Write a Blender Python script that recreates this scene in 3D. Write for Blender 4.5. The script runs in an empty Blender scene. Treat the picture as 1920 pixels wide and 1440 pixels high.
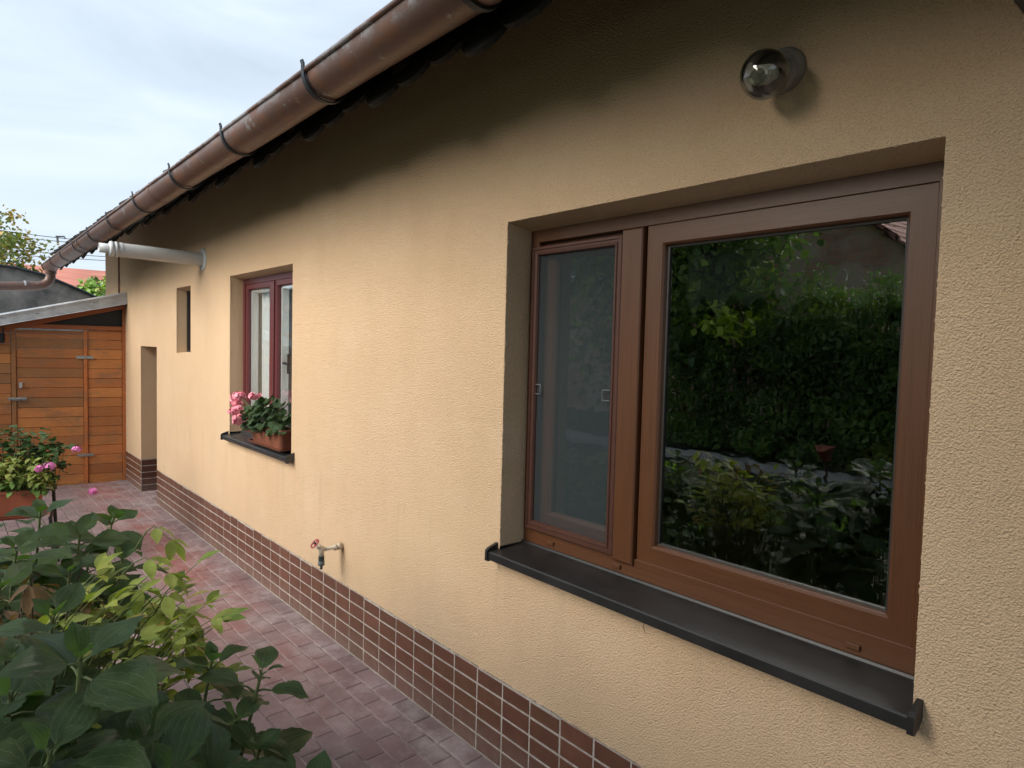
import bpy, math, random
from mathutils import Vector, Matrix, noise
random.seed(7)
R = math.radians
PI = math.pi
sc = bpy.context.scene
col = sc.collection

# ------------------------------------------------------------------ camera
CAM = Vector((0.0, -1.58, 1.569))
camd = bpy.data.cameras.new('camera')
cam = bpy.data.objects.new('camera', camd)
col.objects.link(cam)
right = Vector((0.6506321, 0.75896907, 0.02537383))
down = Vector((0.0561306, -0.01474277, -0.99831458))
fwd = Vector((-0.75731581, 0.65095976, -0.05219351))
m = Matrix.Identity(4)
for i in range(3):
    m[i][0] = right[i]; m[i][1] = -down[i]; m[i][2] = -fwd[i]; m[i][3] = CAM[i]
cam.matrix_world = m
camd.sensor_width = 36.0
camd.lens = 36.0 * 1254.76 / 1920.0
camd.clip_start = 0.02
camd.clip_end = 2000
sc.camera = cam

# ------------------------------------------------------------------ light
SUN_EL, SUN_AZ = 29.0, 183.0        # azimuth: compass style, clockwise from +Y
sc.world = bpy.data.worlds.new('World')
sc.world.use_nodes = True
wt = sc.world.node_tree
for n in list(wt.nodes): wt.nodes.remove(n)
def wn(t, **k):
    n = wt.nodes.new(t)
    for a, b in k.items(): setattr(n, a, b)
    return n
wo = wn('ShaderNodeOutputWorld'); bg = wn('ShaderNodeBackground')
sky = wn('ShaderNodeTexSky', sky_type='NISHITA')
sky.sun_disc = False
sky.sun_elevation = R(SUN_EL); sky.sun_rotation = R(SUN_AZ)
sky.air_density = 1.0; sky.dust_density = 2.0; sky.ozone_density = 1.2
tc = wn('ShaderNodeTexCoord'); mp = wn('ShaderNodeMapping')
mp.inputs['Scale'].default_value = (1.0, 1.3, 4.2)
mp.inputs['Rotation'].default_value = (0.1, 0.35, 0.5)
nz = wn('ShaderNodeTexNoise'); nz.inputs['Scale'].default_value = 2.3
nz.inputs['Detail'].default_value = 7; nz.inputs['Roughness'].default_value = 0.52; nz.inputs['Distortion'].default_value = 0.5
cr = wn('ShaderNodeMapRange'); cr.inputs['From Min'].default_value = 0.34; cr.inputs['From Max'].default_value = 0.66
cr.inputs['To Min'].default_value = 0.68; cr.inputs['To Max'].default_value = 0.97
mx = wn('ShaderNodeMix', data_type='RGBA')
mx.inputs[7].default_value = (6.9, 7.95, 9.1, 1)
wt.links.new(tc.outputs['Generated'], mp.inputs['Vector']); wt.links.new(mp.outputs[0], nz.inputs['Vector'])
wt.links.new(nz.outputs['Fac'], cr.inputs['Value']); wt.links.new(cr.outputs[0], mx.inputs[0])
wt.links.new(sky.outputs[0], mx.inputs[6]); wt.links.new(mx.outputs[2], bg.inputs['Color'])
bg.inputs['Strength'].default_value = 0.08
wt.links.new(bg.outputs[0], wo.inputs[0])
sd = bpy.data.lights.new('sun', 'SUN'); sd.energy = 5.0; sd.angle = R(52); sd.color = (1, 0.915, 0.80)
so = bpy.data.objects.new('sun', sd); col.objects.link(so)
az = R(SUN_AZ)
sdir = Vector((math.sin(az) * math.cos(R(SUN_EL)), math.cos(az) * math.cos(R(SUN_EL)), math.sin(R(SUN_EL))))
so.rotation_euler = sdir.to_track_quat('Z', 'Y').to_euler()
so.location = sdir * 30
sc.view_settings.view_transform = 'Standard'
sc.view_settings.look = 'None'
sc.view_settings.exposure = 0.66
sc.view_settings.gamma = 1.0
sc.render.resolution_x = 1024; sc.render.resolution_y = 768

# ------------------------------------------------------------------ materials
MATS = {}
def mat(name):
    mt = bpy.data.materials.new(name); mt.use_nodes = True
    t = mt.node_tree; b = t.nodes['Principled BSDF']
    MATS[name] = mt
    return mt, t, b
def N(t, typ, **k):
    n = t.nodes.new(typ)
    for a, b in k.items(): setattr(n, a, b)
    return n
def L(t, a, b): t.links.new(a, b)
def noise_n(t, vec, scale, detail=4, rough=0.5, dist=0.0):
    n = N(t, 'ShaderNodeTexNoise'); n.inputs['Scale'].default_value = scale
    n.inputs['Detail'].default_value = detail; n.inputs['Roughness'].default_value = rough; n.inputs['Distortion'].default_value = dist
    if vec is not None: L(t, vec, n.inputs['Vector'])
    return n.outputs['Fac']
def ramp(t, fac, stops):
    r = N(t, 'ShaderNodeValToRGB'); e = r.color_ramp.elements
    while len(e) < len(stops): e.new(0.5)
    for i, (p, c) in enumerate(stops):
        e[i].position = p; e[i].color = (c[0], c[1], c[2], 1) if len(c) == 3 else c
    L(t, fac, r.inputs[0]); return r.outputs[0]
def mixc(t, fac, a, b, mode='MIX'):
    n = N(t, 'ShaderNodeMix', data_type='RGBA', blend_type=mode)
    for sock, v in ((0, fac), (6, a), (7, b)):
        if hasattr(v, 'default_value') or hasattr(v, 'is_linked'): L(t, v, n.inputs[sock])
        else: n.inputs[sock].default_value = v if sock == 0 else ((*v, 1) if len(v) == 3 else v)
    return n.outputs[2]
def mathn(t, op, a, b=None, clamp=False):
    n = N(t, 'ShaderNodeMath', operation=op); n.use_clamp = clamp
    for i, v in enumerate((a, b)):
        if v is None: continue
        if isinstance(v, (int, float)): n.inputs[i].default_value = v
        else: L(t, v, n.inputs[i])
    return n.outputs[0]
def bump(t, b, h, strength, dist, normal=None):
    n = N(t, 'ShaderNodeBump'); n.inputs['Strength'].default_value = strength; n.inputs['Distance'].default_value = dist
    L(t, h, n.inputs['Height'])
    if normal is not None: L(t, normal, n.inputs['Normal'])
    L(t, n.outputs[0], b.inputs['Normal']); return n.outputs[0]
def objc(t): return N(t, 'ShaderNodeTexCoord').outputs['Object']
def geop(t): return N(t, 'ShaderNodeNewGeometry').outputs['Position']
def uvc(t): return N(t, 'ShaderNodeTexCoord').outputs['UV']
def mapping(t, v, scale=(1, 1, 1), loc=(0, 0, 0), rot=(0, 0, 0)):
    n = N(t, 'ShaderNodeMapping'); n.inputs['Scale'].default_value = scale; n.inputs['Location'].default_value = loc; n.inputs['Rotation'].default_value = rot
    L(t, v, n.inputs['Vector']); return n.outputs[0]
def tint(t): return N(t, 'ShaderNodeVertexColor', layer_name='tint').outputs['Color']
def rangen(t, v, a, b, c, d):
    n = N(t, 'ShaderNodeMapRange')
    for i, x in zip(('From Min', 'From Max', 'To Min', 'To Max'), (a, b, c, d)): n.inputs[i].default_value = x
    L(t, v, n.inputs['Value']); return n.outputs[0]
def sepx(t, v):
    n = N(t, 'ShaderNodeSeparateXYZ'); L(t, v, n.inputs[0]); return n.outputs

def simple(name, color, rough=0.6, metal=0.0, var=0.15, scale=20, bmp=0.0, bscale=80, spec=0.5, bd=0.002):
    mt, t, b = mat(name)
    p = objc(t)
    f = noise_n(t, p, scale, 5, 0.6)
    lo = tuple(c * (1 - var) for c in color); hi = tuple(min(1, c * (1 + var)) for c in color)
    L(t, ramp(t, f, [(0.3, lo), (0.7, hi)]), b.inputs['Base Color'])
    b.inputs['Roughness'].default_value = rough; b.inputs['Metallic'].default_value = metal
    b.inputs['Specular IOR Level'].default_value = spec
    if bmp: bump(t, b, noise_n(t, p, bscale, 4, 0.6), bmp, bd)
    return mt

# stucco ------------------------------------------------------------
def make_stucco():
    mt, t, b = mat('stucco')
    p = geop(t)
    warp = noise_n(t, p, 90, 2, 0.5)
    n = N(t, 'ShaderNodeVectorMath', operation='ADD')
    wv = N(t, 'ShaderNodeTexNoise'); wv.inputs['Scale'].default_value = 70; wv.inputs['Detail'].default_value = 2; L(t, p, wv.inputs['Vector'])
    sc_ = N(t, 'ShaderNodeVectorMath', operation='SCALE'); sc_.inputs['Scale'].default_value = 0.006
    L(t, wv.outputs['Color'], sc_.inputs[0]); L(t, p, n.inputs[0]); L(t, sc_.outputs[0], n.inputs[1])
    v = N(t, 'ShaderNodeTexVoronoi', feature='SMOOTH_F1'); v.inputs['Scale'].default_value = 225; v.inputs['Smoothness'].default_value = .25; L(t, n.outputs[0], v.inputs['Vector'])
    grit = N(t, 'ShaderNodeTexNoise'); grit.inputs['Scale'].default_value = 330; grit.inputs['Detail'].default_value = 3; grit.inputs['Roughness'].default_value = .75; L(t, n.outputs[0], grit.inputs['Vector'])
    pit = rangen(t, noise_n(t, p, 170, 2, .6), .25, .70, 0, 1)
    h = mathn(t, 'MULTIPLY', mathn(t, 'SUBTRACT', 1.0, v.outputs['Distance']), 0.55)
    h = mathn(t, 'ADD', h, mathn(t, 'MULTIPLY', pit, .40))
    h = mathn(t, 'ADD', h, mathn(t, 'MULTIPLY', grit.outputs['Fac'], .45))
    big = noise_n(t, p, 1.1, 5, 0.55)
    mid = noise_n(t, mapping(t, p, (1, 1, .35)), 5, 4, 0.6)
    c = ramp(t, big, [(0.3, (0.718, 0.515, 0.338)), (0.7, (0.768, 0.565, 0.378))])
    c = mixc(t, rangen(t, mid, .48, .72, 0, .24), c, (0.60, 0.42, 0.26))
    c = mixc(t, rangen(t, noise_n(t, mapping(t, p, (1, 1, 1.6)), 2.4, 3, .5), .52, .66, 0, .22), c, (0.80, 0.63, 0.46))
    # grain colour: pits are a little darker
    c = mixc(t, rangen(t, h, .50, .85, .30, 0), c, (0.42, 0.29, 0.17))
    # splashes just above the plinth
    z = sepx(t, p)[2]
    spl = mathn(t, 'MULTIPLY', rangen(t, z, .33, .62, .35, 0), noise_n(t, p, 7, 4, .6))
    c = mixc(t, spl, c, (0.50, 0.40, 0.29))
    # rust run under the tap and faint drip marks below the sills
    xyz = sepx(t, p)
    dx = mathn(t, 'ABSOLUTE', mathn(t, 'ADD', xyz[0], 3.155))
    st_ = mathn(t, 'MULTIPLY', rangen(t, dx, .004, .045, 1, 0), mathn(t, 'MULTIPLY', rangen(t, z, .36, .50, 0, 1), rangen(t, z, .53, .56, 1, 0)))
    c = mixc(t, mathn(t, 'MULTIPLY', st_, .55), c, (0.33, 0.19, 0.09))
    drip = rangen(t, noise_n(t, mapping(t, p, (9, 1, .5)), 1.6, 4, .6), .56, .72, 0, .30)
    c = mixc(t, mathn(t, 'MULTIPLY', drip, mathn(t, 'MULTIPLY', rangen(t, z, .45, .80, 0, 1), rangen(t, z, .84, .9, 1, 0))), c, (0.42, 0.32, 0.21))
    L(t, c, b.inputs['Base Color']); b.inputs['Roughness'].default_value = 0.92; b.inputs['Specular IOR Level'].default_value = 0.2
    bump(t, b, h, 1.0, 0.0060)
    return mt
make_stucco()

# glazed klinker tile -------------------------------------------------
mt, t, b = mat('klinker')
p = geop(t); tn = tint(t)
c = ramp(t, noise_n(t, p, 14, 5, .6), [(0.3, (0.105, 0.046, 0.030)), (0.7, (0.150, 0.068, 0.045))])
c = mixc(t, 1.0, c, tn, 'MULTIPLY')
dust = mathn(t, 'MULTIPLY', rangen(t, sepx(t, p)[2], 0.0, .16, .38, 0), noise_n(t, p, 18, 4, .65))
c = mixc(t, dust, c, (0.40, 0.34, 0.32))
c = mixc(t, rangen(t, noise_n(t, p, 60, 3, .6), .72, .76, 0, .5), c, (.45, .38, .34))
L(t, c, b.inputs['Base Color']); b.inputs['Roughness'].default_value = 0.38
bump(t, b, noise_n(t, p, 45, 3, .5), .25, .002)
mt, t, b = mat('grout')
p = geop(t)
L(t, ramp(t, noise_n(t, p, 25, 5, .7), [(0.3, (0.27, 0.24, 0.22)), (0.7, (0.52, 0.48, 0.45))]), b.inputs['Base Color']); b.inputs['Roughness'].default_value = .95
bump(t, b, noise_n(t, p, 200, 3, .6), .5, .002)

# pavers -------------------------------------------------------------
mt, t, b = mat('paver')
p = geop(t); tn = tint(t); xyz = sepx(t, p)
c = ramp(t, noise_n(t, p, 3.5, 6, .62), [(0.32, (0.165, 0.116, 0.121)), (0.68, (0.238, 0.172, 0.178))])
c = mixc(t, 1.0, c, tn, 'MULTIPLY')
band = mathn(t, 'MULTIPLY', rangen(t, mathn(t, 'ABSOLUTE', mathn(t, 'ADD', xyz[1], .30)), .02, .30, 1, 0), rangen(t, xyz[0], -2.2, -4.2, .12, 1.0))
c = mixc(t, mathn(t, 'MULTIPLY', band, rangen(t, noise_n(t, p, 2.2, 4, .6), .36, .56, .05, .75)), c, (0.26, 0.085, 0.072))
eff = mathn(t, 'MULTIPLY', rangen(t, noise_n(t, p, 5.5, 6, .7), .44, .72, 0, 1), rangen(t, xyz[1], -.55, -.02, .22, .85))
c = mixc(t, eff, c, (0.42, 0.36, 0.37))
c = mixc(t, rangen(t, noise_n(t, p, 38, 4, .7), .60, .78, 0, .35), c, (0.36, 0.30, 0.30))
c = mixc(t, rangen(t, noise_n(t, p, 230, 2, .5), .28, .42, .35, 0), c, (0.07, 0.05, 0.05))
L(t, c, b.inputs['Base Color']); b.inputs['Roughness'].default_value = 0.82
bump(t, b, mathn(t, 'ADD', noise_n(t, p, 160, 4, .7), noise_n(t, p, 22, 3, .5)), .6, .003)
mt, t, b = mat('joint_sand')
p = geop(t); xyz = sepx(t, p)
c = ramp(t, noise_n(t, p, 9, 5, .7), [(0.35, (0.16, 0.12, 0.11)), (0.62, (0.36, 0.29, 0.28))])
c = mixc(t, rangen(t, mathn(t, 'ADD', xyz[1], mathn(t, 'MULTIPLY', noise_n(t, p, 2, 3, .5), .3)), -.35, -.7, 0, .85), c, (0.035, 0.033, 0.027))
L(t, c, b.inputs['Base Color']); b.inputs['Roughness'].default_value = 1
bump(t, b, noise_n(t, p, 250, 3, .7), .8, .004)

# wood foil on window frames (uv: u along the member) ----------------
def woodfoil(name, c0, c1, rough=.38, sc=9):
    mt, t, b = mat(name)
    u = mapping(t, uvc(t), (sc * .45, sc * 11, 1))
    f = noise_n(t, u, 1.0, 5, .62, .6)
    f2 = noise_n(t, mapping(t, uvc(t), (sc * 5, sc * 75, 1)), 1.0, 3, .6)
    c = ramp(t, f, [(0.36, c0), (0.60, c1)])
    c = mixc(t, rangen(t, f2, .48, .70, 0, .6), c, tuple(x * .42 for x in c0))
    L(t, c, b.inputs['Base Color']); b.inputs['Roughness'].default_value = rough
    bump(t, b, f2, .25, .0008)
    return mt
woodfoil('oak_foil', (0.058, 0.020, 0.0075), (0.135, 0.053, 0.021))
woodfoil('red_frame', (0.095, 0.022, 0.026), (0.14, 0.036, 0.040), .35)
simple('screen_frame_brown', (0.085, 0.036, 0.026), .4, .2, .12, 30)
simple('seal_black', (0.02, 0.018, 0.017), .5)
simple('sill_black', (0.016, 0.016, 0.0165), .4, 0, .35, 9, .15, 60, .5)
simple('sill_grey', (0.055, 0.060, 0.066), .32, .5, .2, 14, .1, 60)

# shed planks ---------------------------------------------------------
mt, t, b = mat('plank')
u = uvc(t); tn = tint(t)
g = noise_n(t, mapping(t, u, (3.0, 55, 1)), 1.0, 5, .6, 1.2)
g2 = noise_n(t, mapping(t, u, (9, 190, 1)), 1.0, 3, .6, .4)
c = ramp(t, g, [(0.30, (0.34, 0.110, 0.030)), (0.52, (0.58, 0.215, 0.062)), (0.72, (0.74, 0.33, 0.110))])
c = mixc(t, 1.0, c, tn, 'MULTIPLY')
c = mixc(t, rangen(t, g2, .47, .70, 0, .65), c, (0.19, 0.065, 0.022))
kv = N(t, 'ShaderNodeTexVoronoi', feature='F1'); kv.inputs['Scale'].default_value = 1; L(t, mapping(t, u, (6.5, 13, 1)), kv.inputs['Vector'])
c = mixc(t, rangen(t, kv.outputs['Distance'], .085, .16, .9, 0), c, (0.09, 0.032, 0.014))
c = mixc(t, rangen(t, noise_n(t, mapping(t, geop(t), (1, 1, 2.2)), 3.2, 5, .7), .50, .66, 0, .60), c, (0.20, 0.125, 0.070))
L(t, c, b.inputs['Base Color']); b.inputs['Roughness'].default_value = .55
bump(t, b, g2, .4, .001)

# metals & misc -------------------------------------------------------
mt, t, b = mat('gutter_paint')
p = geop(t)
c = ramp(t, noise_n(t, mapping(t, p, (.35, 1, 1)), 5, 6, .65), [(0.3, (0.105, 0.062, 0.052)), (0.7, (0.175, 0.108, 0.092))])
c = mixc(t, rangen(t, noise_n(t, mapping(t, p, (.5, 1, 1)), 16, 5, .65), .50, .68, 0, .7), c, (0.20, 0.088, 0.045))
c = mixc(t, rangen(t, noise_n(t, p, 14, 7, .78), .60, .65, 0, .85), c, (0.27, 0.28, 0.30))
bands = mathn(t, 'MULTIPLY', rangen(t, sepx(t, p)[2], 2.472, 2.505, 0, 1), rangen(t, noise_n(t, mapping(t, p, (.6, 1, 1)), 11, 6, .75), .47, .57, 0, .8))
c = mixc(t, bands, c, (0.30, 0.31, 0.34))
vs = N(t, 'ShaderNodeTexVoronoi', feature='F1'); vs.inputs['Scale'].default_value = 13; L(t, mapping(t, p, (1.6, 1, .55), (.3, .2, .1)), vs.inputs['Vector'])
sel = mathn(t, 'GREATER_THAN', sepx(t, vs.outputs['Color'])[0], .74)
c = mixc(t, mathn(t, 'MULTIPLY', sel, rangen(t, vs.outputs['Distance'], .06, .10, .9, 0)), c, (0.55, 0.52, 0.48))
L(t, c, b.inputs['Base Color']); b.inputs['Roughness'].default_value = .42; b.inputs['Metallic'].default_value = .15
bump(t, b, noise_n(t, p, 30, 4, .6), .35, .003)
simple('hook_metal', (0.035, 0.045, 0.055), .5, .4)
simple('soffit_wood', (0.028, 0.021, 0.017), .85, 0, .35, 12, .4, 40)
mt, t, b = mat('roof_tile')
p = geop(t); tn = tint(t)
c = ramp(t, noise_n(t, p, 9, 6, .65), [(0.3, (0.030, 0.030, 0.031)), (0.7, (0.085, 0.072, 0.066))])
c = mixc(t, 1.0, c, tn, 'MULTIPLY')
c = mixc(t, rangen(t, noise_n(t, p, 5, 6, .75), .60, .70, 0, .9), c, (0.075, 0.10, 0.035))
L(t, c, b.inputs['Base Color']); b.inputs['Roughness'].default_value = .85
bump(t, b, noise_n(t, p, 70, 4, .6), .6, .004)
mt, t, b = mat('zinc')
p = geop(t)
c = ramp(t, noise_n(t, p, 8, 5, .6), [(0.3, (0.38, 0.39, 0.41)), (0.7, (0.55, 0.56, 0.58))])
c = mixc(t, rangen(t, noise_n(t, mapping(t, p, (1, 1, 2.5)), 9, 7, .8), .57, .64, 0, .8), c, (0.07, 0.08, 0.09))
L(t, c, b.inputs['Base Color']); b.inputs['Roughness'].default_value = .5; b.inputs['Metallic'].default_value = .3
simple('white_plastic', (0.50, 0.53, 0.56), .38, 0, .05, 6)
simple('white_pvc', (0.70, 0.71, 0.72), .35, 0, .04, 6)
simple('steel', (0.42, 0.41, 0.38), .38, .85, .25, 60, .3, 150)
simple('rusty_rod', (0.16, 0.060, 0.035), .8, 0, .3, 30)
simple('terracotta_pot', (0.33, 0.095, 0.050), .55, 0, .15, 9, .15, 90)
simple('pot_brown', (0.20, 0.070, 0.040), .5, 0, .15, 9, .15, 90)
simple('soil', (0.028, 0.020, 0.014), 1, 0, .5, 25, .9, 60, bd=.02)
simple('black_metal', (0.02, 0.02, 0.022), .5, .3)
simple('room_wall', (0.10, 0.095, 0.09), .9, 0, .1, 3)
simple('room_light', (0.80, 0.82, 0.84), .9, 0, .05, 3)
simple('tap_body', (0.56, 0.49, 0.40), .5, .15, .2, 50, .4, 120)
simple('tap_red', (0.36, 0.05, 0.07), .45, 0, .3, 60)
simple('tap_grey', (0.12, 0.14, 0.15), .5, 0, .2, 40)
simple('tap_black', (0.02, 0.03, 0.035), .5)
simple('lamp_base_mat', (0.27, 0.24, 0.225), .45, .1, .15, 20)
simple('bulb_white', (0.80, 0.82, 0.82), .3)
simple('stem_green', (0.10, 0.13, 0.045), .6, 0, .3, 40, .3, 100)
simple('stem_wood', (0.085, 0.055, 0.035), .8, 0, .3, 40, .5, 100)
simple('bark', (0.060, 0.045, 0.033), .95, 0, .4, 12, 1, 30, bd=.02)
simple('cable', (0.10, 0.11, 0.12), .7)
simple('plaster_reveal_wood', (0.15, 0.07, 0.04), .6, 0, .2, 20)
mt, t, b = mat('mouldy_render')
p = geop(t)
c = ramp(t, noise_n(t, p, 2.1, 7, .66), [(0.36, (0.09, 0.09, 0.088)), (0.5, (0.25, 0.24, 0.225)), (0.7, (0.40, 0.38, 0.35))])
c = mixc(t, rangen(t, noise_n(t, mapping(t, p, (1, 1, .6)), 1.1, 5, .6), .40, .58, .65, 0), c, (0.055, 0.058, 0.058))
L(t, c, b.inputs['Base Color']); b.inputs['Roughness'].default_value = .95
bump(t, b, noise_n(t, p, 30, 5, .7), .6, .01)
mt, t, b = mat('red_clay_roof')
u = uvc(t)
w = N(t, 'ShaderNodeTexWave', wave_type='BANDS', bands_direction='X'); w.inputs['Scale'].default_value = 1.3; w.inputs['Distortion'].default_value = 0; L(t, u, w.inputs['Vector'])
c = ramp(t, noise_n(t, mapping(t, u, (3, 2.5, 1)), 1.6, 3, .6), [(0.3, (0.42, 0.15, 0.11)), (0.7, (0.58, 0.25, 0.19))])
L(t, c, b.inputs['Base Color']); b.inputs['Roughness'].default_value = .75
bump(t, b, w.outputs['Fac'], .7, .05)
mt, t, b = mat('old_brick')
p = geop(t)
br = N(t, 'ShaderNodeTexBrick'); br.inputs['Scale'].default_value = 1; br.inputs['Brick Width'].default_value = .29; br.inputs['Row Height'].default_value = .085
br.inputs['Mortar Size'].default_value = .012; br.inputs['Mortar Smooth'].default_value = .3
br.inputs['Color1'].default_value = (.72, .33, .22, 1); br.inputs['Color2'].default_value = (.52, .24, .17, 1); br.inputs['Mortar'].default_value = (.42, .38, .33, 1)
L(t, mapping(t, p, rot=(R(-90), 0, 0)), br.inputs['Vector'])
c = mixc(t, rangen(t, noise_n(t, p, 1.3, 5, .6), .45, .6, 0, .8), br.outputs['Color'], (.74, .58, .48))
L(t, c, b.inputs['Base Color']); b.inputs['Roughness'].default_value = .95
# ground
mt, t, b = mat('lawn_soil')
p = geop(t)
c = ramp(t, noise_n(t, p, 3, 6, .7), [(0.3, (0.022, 0.038, 0.012)), (0.7, (0.055, 0.085, 0.025))])
L(t, c, b.inputs['Base Color']); b.inputs['Roughness'].default_value = 1
bump(t, b, noise_n(t, p, 60, 4, .8), 1, .03)
simple('gravel_mat', (0.50, 0.48, 0.45), 1, 0, .45, 40, 1, 30, bd=.03)
simple('concrete_mat', (0.33, 0.32, 0.31), .95, 0, .2, 6, .5, 50)

# foliage: tint * vein pattern (uv: u across 0..1, v along 0..1)
def leafmat(name, base, vein, rough=.42, nveins=8, slant=5.5, veinamt=.5, trans=.16, bstr=.9, bd=.004, edge=None):
    mt, t, b = mat(name)
    xy = sepx(t, uvc(t)); a = mathn(t, 'ABSOLUTE', mathn(t, 'SUBTRACT', xy[0], .5))
    ph = mathn(t, 'SUBTRACT', mathn(t, 'MULTIPLY', xy[1], nveins), mathn(t, 'MULTIPLY', a, slant))
    ph = mathn(t, 'ADD', ph, mathn(t, 'MULTIPLY', mathn(t, 'MULTIPLY', a, a), slant * .9))
    tri = mathn(t, 'ABSOLUTE', mathn(t, 'SUBTRACT', mathn(t, 'FRACT', ph), .5))   # 0.5 at vein
    side = rangen(t, tri, .44, .5, 0, .55)
    mid = rangen(t, a, .012, .035, 1, 0)
    p = objc(t)
    c = ramp(t, noise_n(t, p, 35, 4, .6), [(0.3, tuple(x * .8 for x in base)), (0.7, tuple(x * 1.2 for x in base))])
    c = mixc(t, rangen(t, noise_n(t, p, 9, 4, .7), .56, .74, 0, .30), c, (base[0] * 2.4, base[1] * 1.7, base[2] * .8))
    c = mixc(t, 1.0, c, tint(t), 'MULTIPLY')
    c = mixc(t, rangen(t, noise_n(t, p, 27, 3, .7), .735, .76, 0, .8), c, (0.14, 0.085, 0.03))
    if edge:
        e = mathn(t, 'ADD', a, mathn(t, 'MULTIPLY', noise_n(t, p, 60, 3, .6), .10))
        c = mixc(t, rangen(t, e, .47, .56, 0, .85), c, edge)
    vv = mathn(t, 'MAXIMUM', mathn(t, 'MULTIPLY', side, .55), mid)
    c = mixc(t, mathn(t, 'MULTIPLY', vv, veinamt), c, vein)
    L(t, c, b.inputs['Base Color']); b.inputs['Roughness'].default_value = rough; b.inputs['Specular IOR Level'].default_value = .55
    h = mathn(t, 'SUBTRACT', mathn(t, 'MULTIPLY', mathn(t, 'SUBTRACT', .5, tri), 1.6), mathn(t, 'MULTIPLY', mid, .7))
    h = mathn(t, 'ADD', h, mathn(t, 'MULTIPLY', noise_n(t, p, 260, 3, .6), .35))
    bump(t, b, h, bstr, bd)
    tr = N(t, 'ShaderNodeBsdfTranslucent'); L(t, mixc(t, 1.0, c, (1.0, 1.15, .45), 'MULTIPLY'), tr.inputs['Color'])
    ms = N(t, 'ShaderNodeMixShader'); ms.inputs[0].default_value = trans
    L(t, b.outputs[0], ms.inputs[1]); L(t, tr.outputs[0], ms.inputs[2]); L(t, ms.outputs[0], t.nodes['Material Output'].inputs[0])
    return mt
leafmat('hydrangea_leaf', (0.120, 0.225, 0.080), (0.38, 0.50, 0.26), .40, 11, 3.6, .85, .30, 1.0, .006)
leafmat('hydrangea_leaf_pale', (0.100, 0.200, 0.055), (0.28, 0.42, 0.15), .44, 11, 3.6, .8, .28, 1.0, .005, edge=(.30, .38, .07))
leafmat('peony_leaf', (0.42, 0.49, 0.10), (0.19, 0.29, 0.06), .48, 6, 5, .6, .28, .7, .003)
leafmat('rusty_leaf', (0.30, 0.17, 0.085), (0.16, 0.20, 0.07), .6, 6, 5, .6, .2, .8, .004)
leafmat('geranium_leaf', (0.050, 0.105, 0.036), (0.10, 0.17, 0.06), .5, 5, 2, .35, .12, .8, .003)
leafmat('balsam_leaf', (0.30, 0.36, 0.085), (0.16, 0.22, 0.06), .55, 6, 4, .3, .25, .6, .002)
leafmat('tree_leaf', (0.15, 0.19, 0.045), (0.2, 0.22, 0.06), .5, 4, 3, .2, .3, .3, .002)
leafmat('dark_leaf', (0.15, 0.24, 0.075), (0.06, 0.10, 0.03), .5, 4, 3, .2, .38, .3, .002)
mt, t, b = mat('petal')
L(t, mixc(t, 1.0, ramp(t, noise_n(t, objc(t), 60, 3, .6), [(0.3, (0.78, 0.20, 0.30)), (0.7, (0.95, 0.42, 0.50))]), tint(t), 'MULTIPLY'), b.inputs['Base Color'])
b.inputs['Roughness'].default_value = .6; b.inputs['Subsurface Weight'].default_value = 0
mt, t, b = mat('petal_magenta')
L(t, ramp(t, noise_n(t, objc(t), 60, 3, .6), [(0.3, (0.55, 0.11, 0.36)), (0.7, (0.78, 0.28, 0.58))]), b.inputs['Base Color']); b.inputs['Roughness'].default_value = .6

# glass --------------------------------------------------------------
def glass(name, tr_col, refl, wav=.0, wscale=3.0):
    mt, t, b = mat(name); t.nodes.remove(b)
    tr = N(t, 'ShaderNodeBsdfTransparent'); tr.inputs[0].default_value = (*tr_col, 1)
    gl = N(t, 'ShaderNodeBsdfGlossy'); gl.inputs['Roughness'].default_value = 0.012; gl.inputs['Color'].default_value = (.93, .97, 1, 1)
    fr = N(t, 'ShaderNodeFresnel'); fr.inputs['IOR'].default_value = 1.5
    if wav:
        bp = N(t, 'ShaderNodeBump'); bp.inputs['Strength'].default_value = wav; bp.inputs['Distance'].default_value = .004
        L(t, noise_n(t, mapping(t, geop(t), (1, 1, 1.9)), wscale, 2, .5), bp.inputs['Height']); L(t, bp.outputs[0], gl.inputs['Normal'])
    f = mathn(t, 'MULTIPLY', fr.outputs[0], refl, clamp=True)
    ms = N(t, 'ShaderNodeMixShader'); L(t, f, ms.inputs[0]); L(t, tr.outputs[0], ms.inputs[1]); L(t, gl.outputs[0], ms.inputs[2])
    L(t, ms.outputs[0], t.nodes['Material Output'].inputs[0])
    return mt
glass('pane_glass', (.62, .68, .66), 5.6, .05, 9)
glass('pane_glass_clear', (.90, .93, .92), 2.1, .05, 9)
glass('lamp_glass', (.70, .68, .62), 1.8)
def veil(name, color, opacity, pattern=None):
    mt, t, b = mat(name)
    b.inputs['Base Color'].default_value = (*color, 1); b.inputs['Roughness'].default_value = .9; b.inputs['Specular IOR Level'].default_value = .1
    tr = N(t, 'ShaderNodeBsdfTransparent'); ms = N(t, 'ShaderNodeMixShader')
    L(t, tr.outputs[0], ms.inputs[1]); L(t, b.outputs[0], ms.inputs[2]); L(t, ms.outputs[0], t.nodes['Material Output'].inputs[0])
    if pattern is None: ms.inputs[0].default_value = opacity
    else: L(t, pattern(t), ms.inputs[0])
    return mt
veil('insect_mesh', (0.060, 0.078, 0.088), .46)
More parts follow.
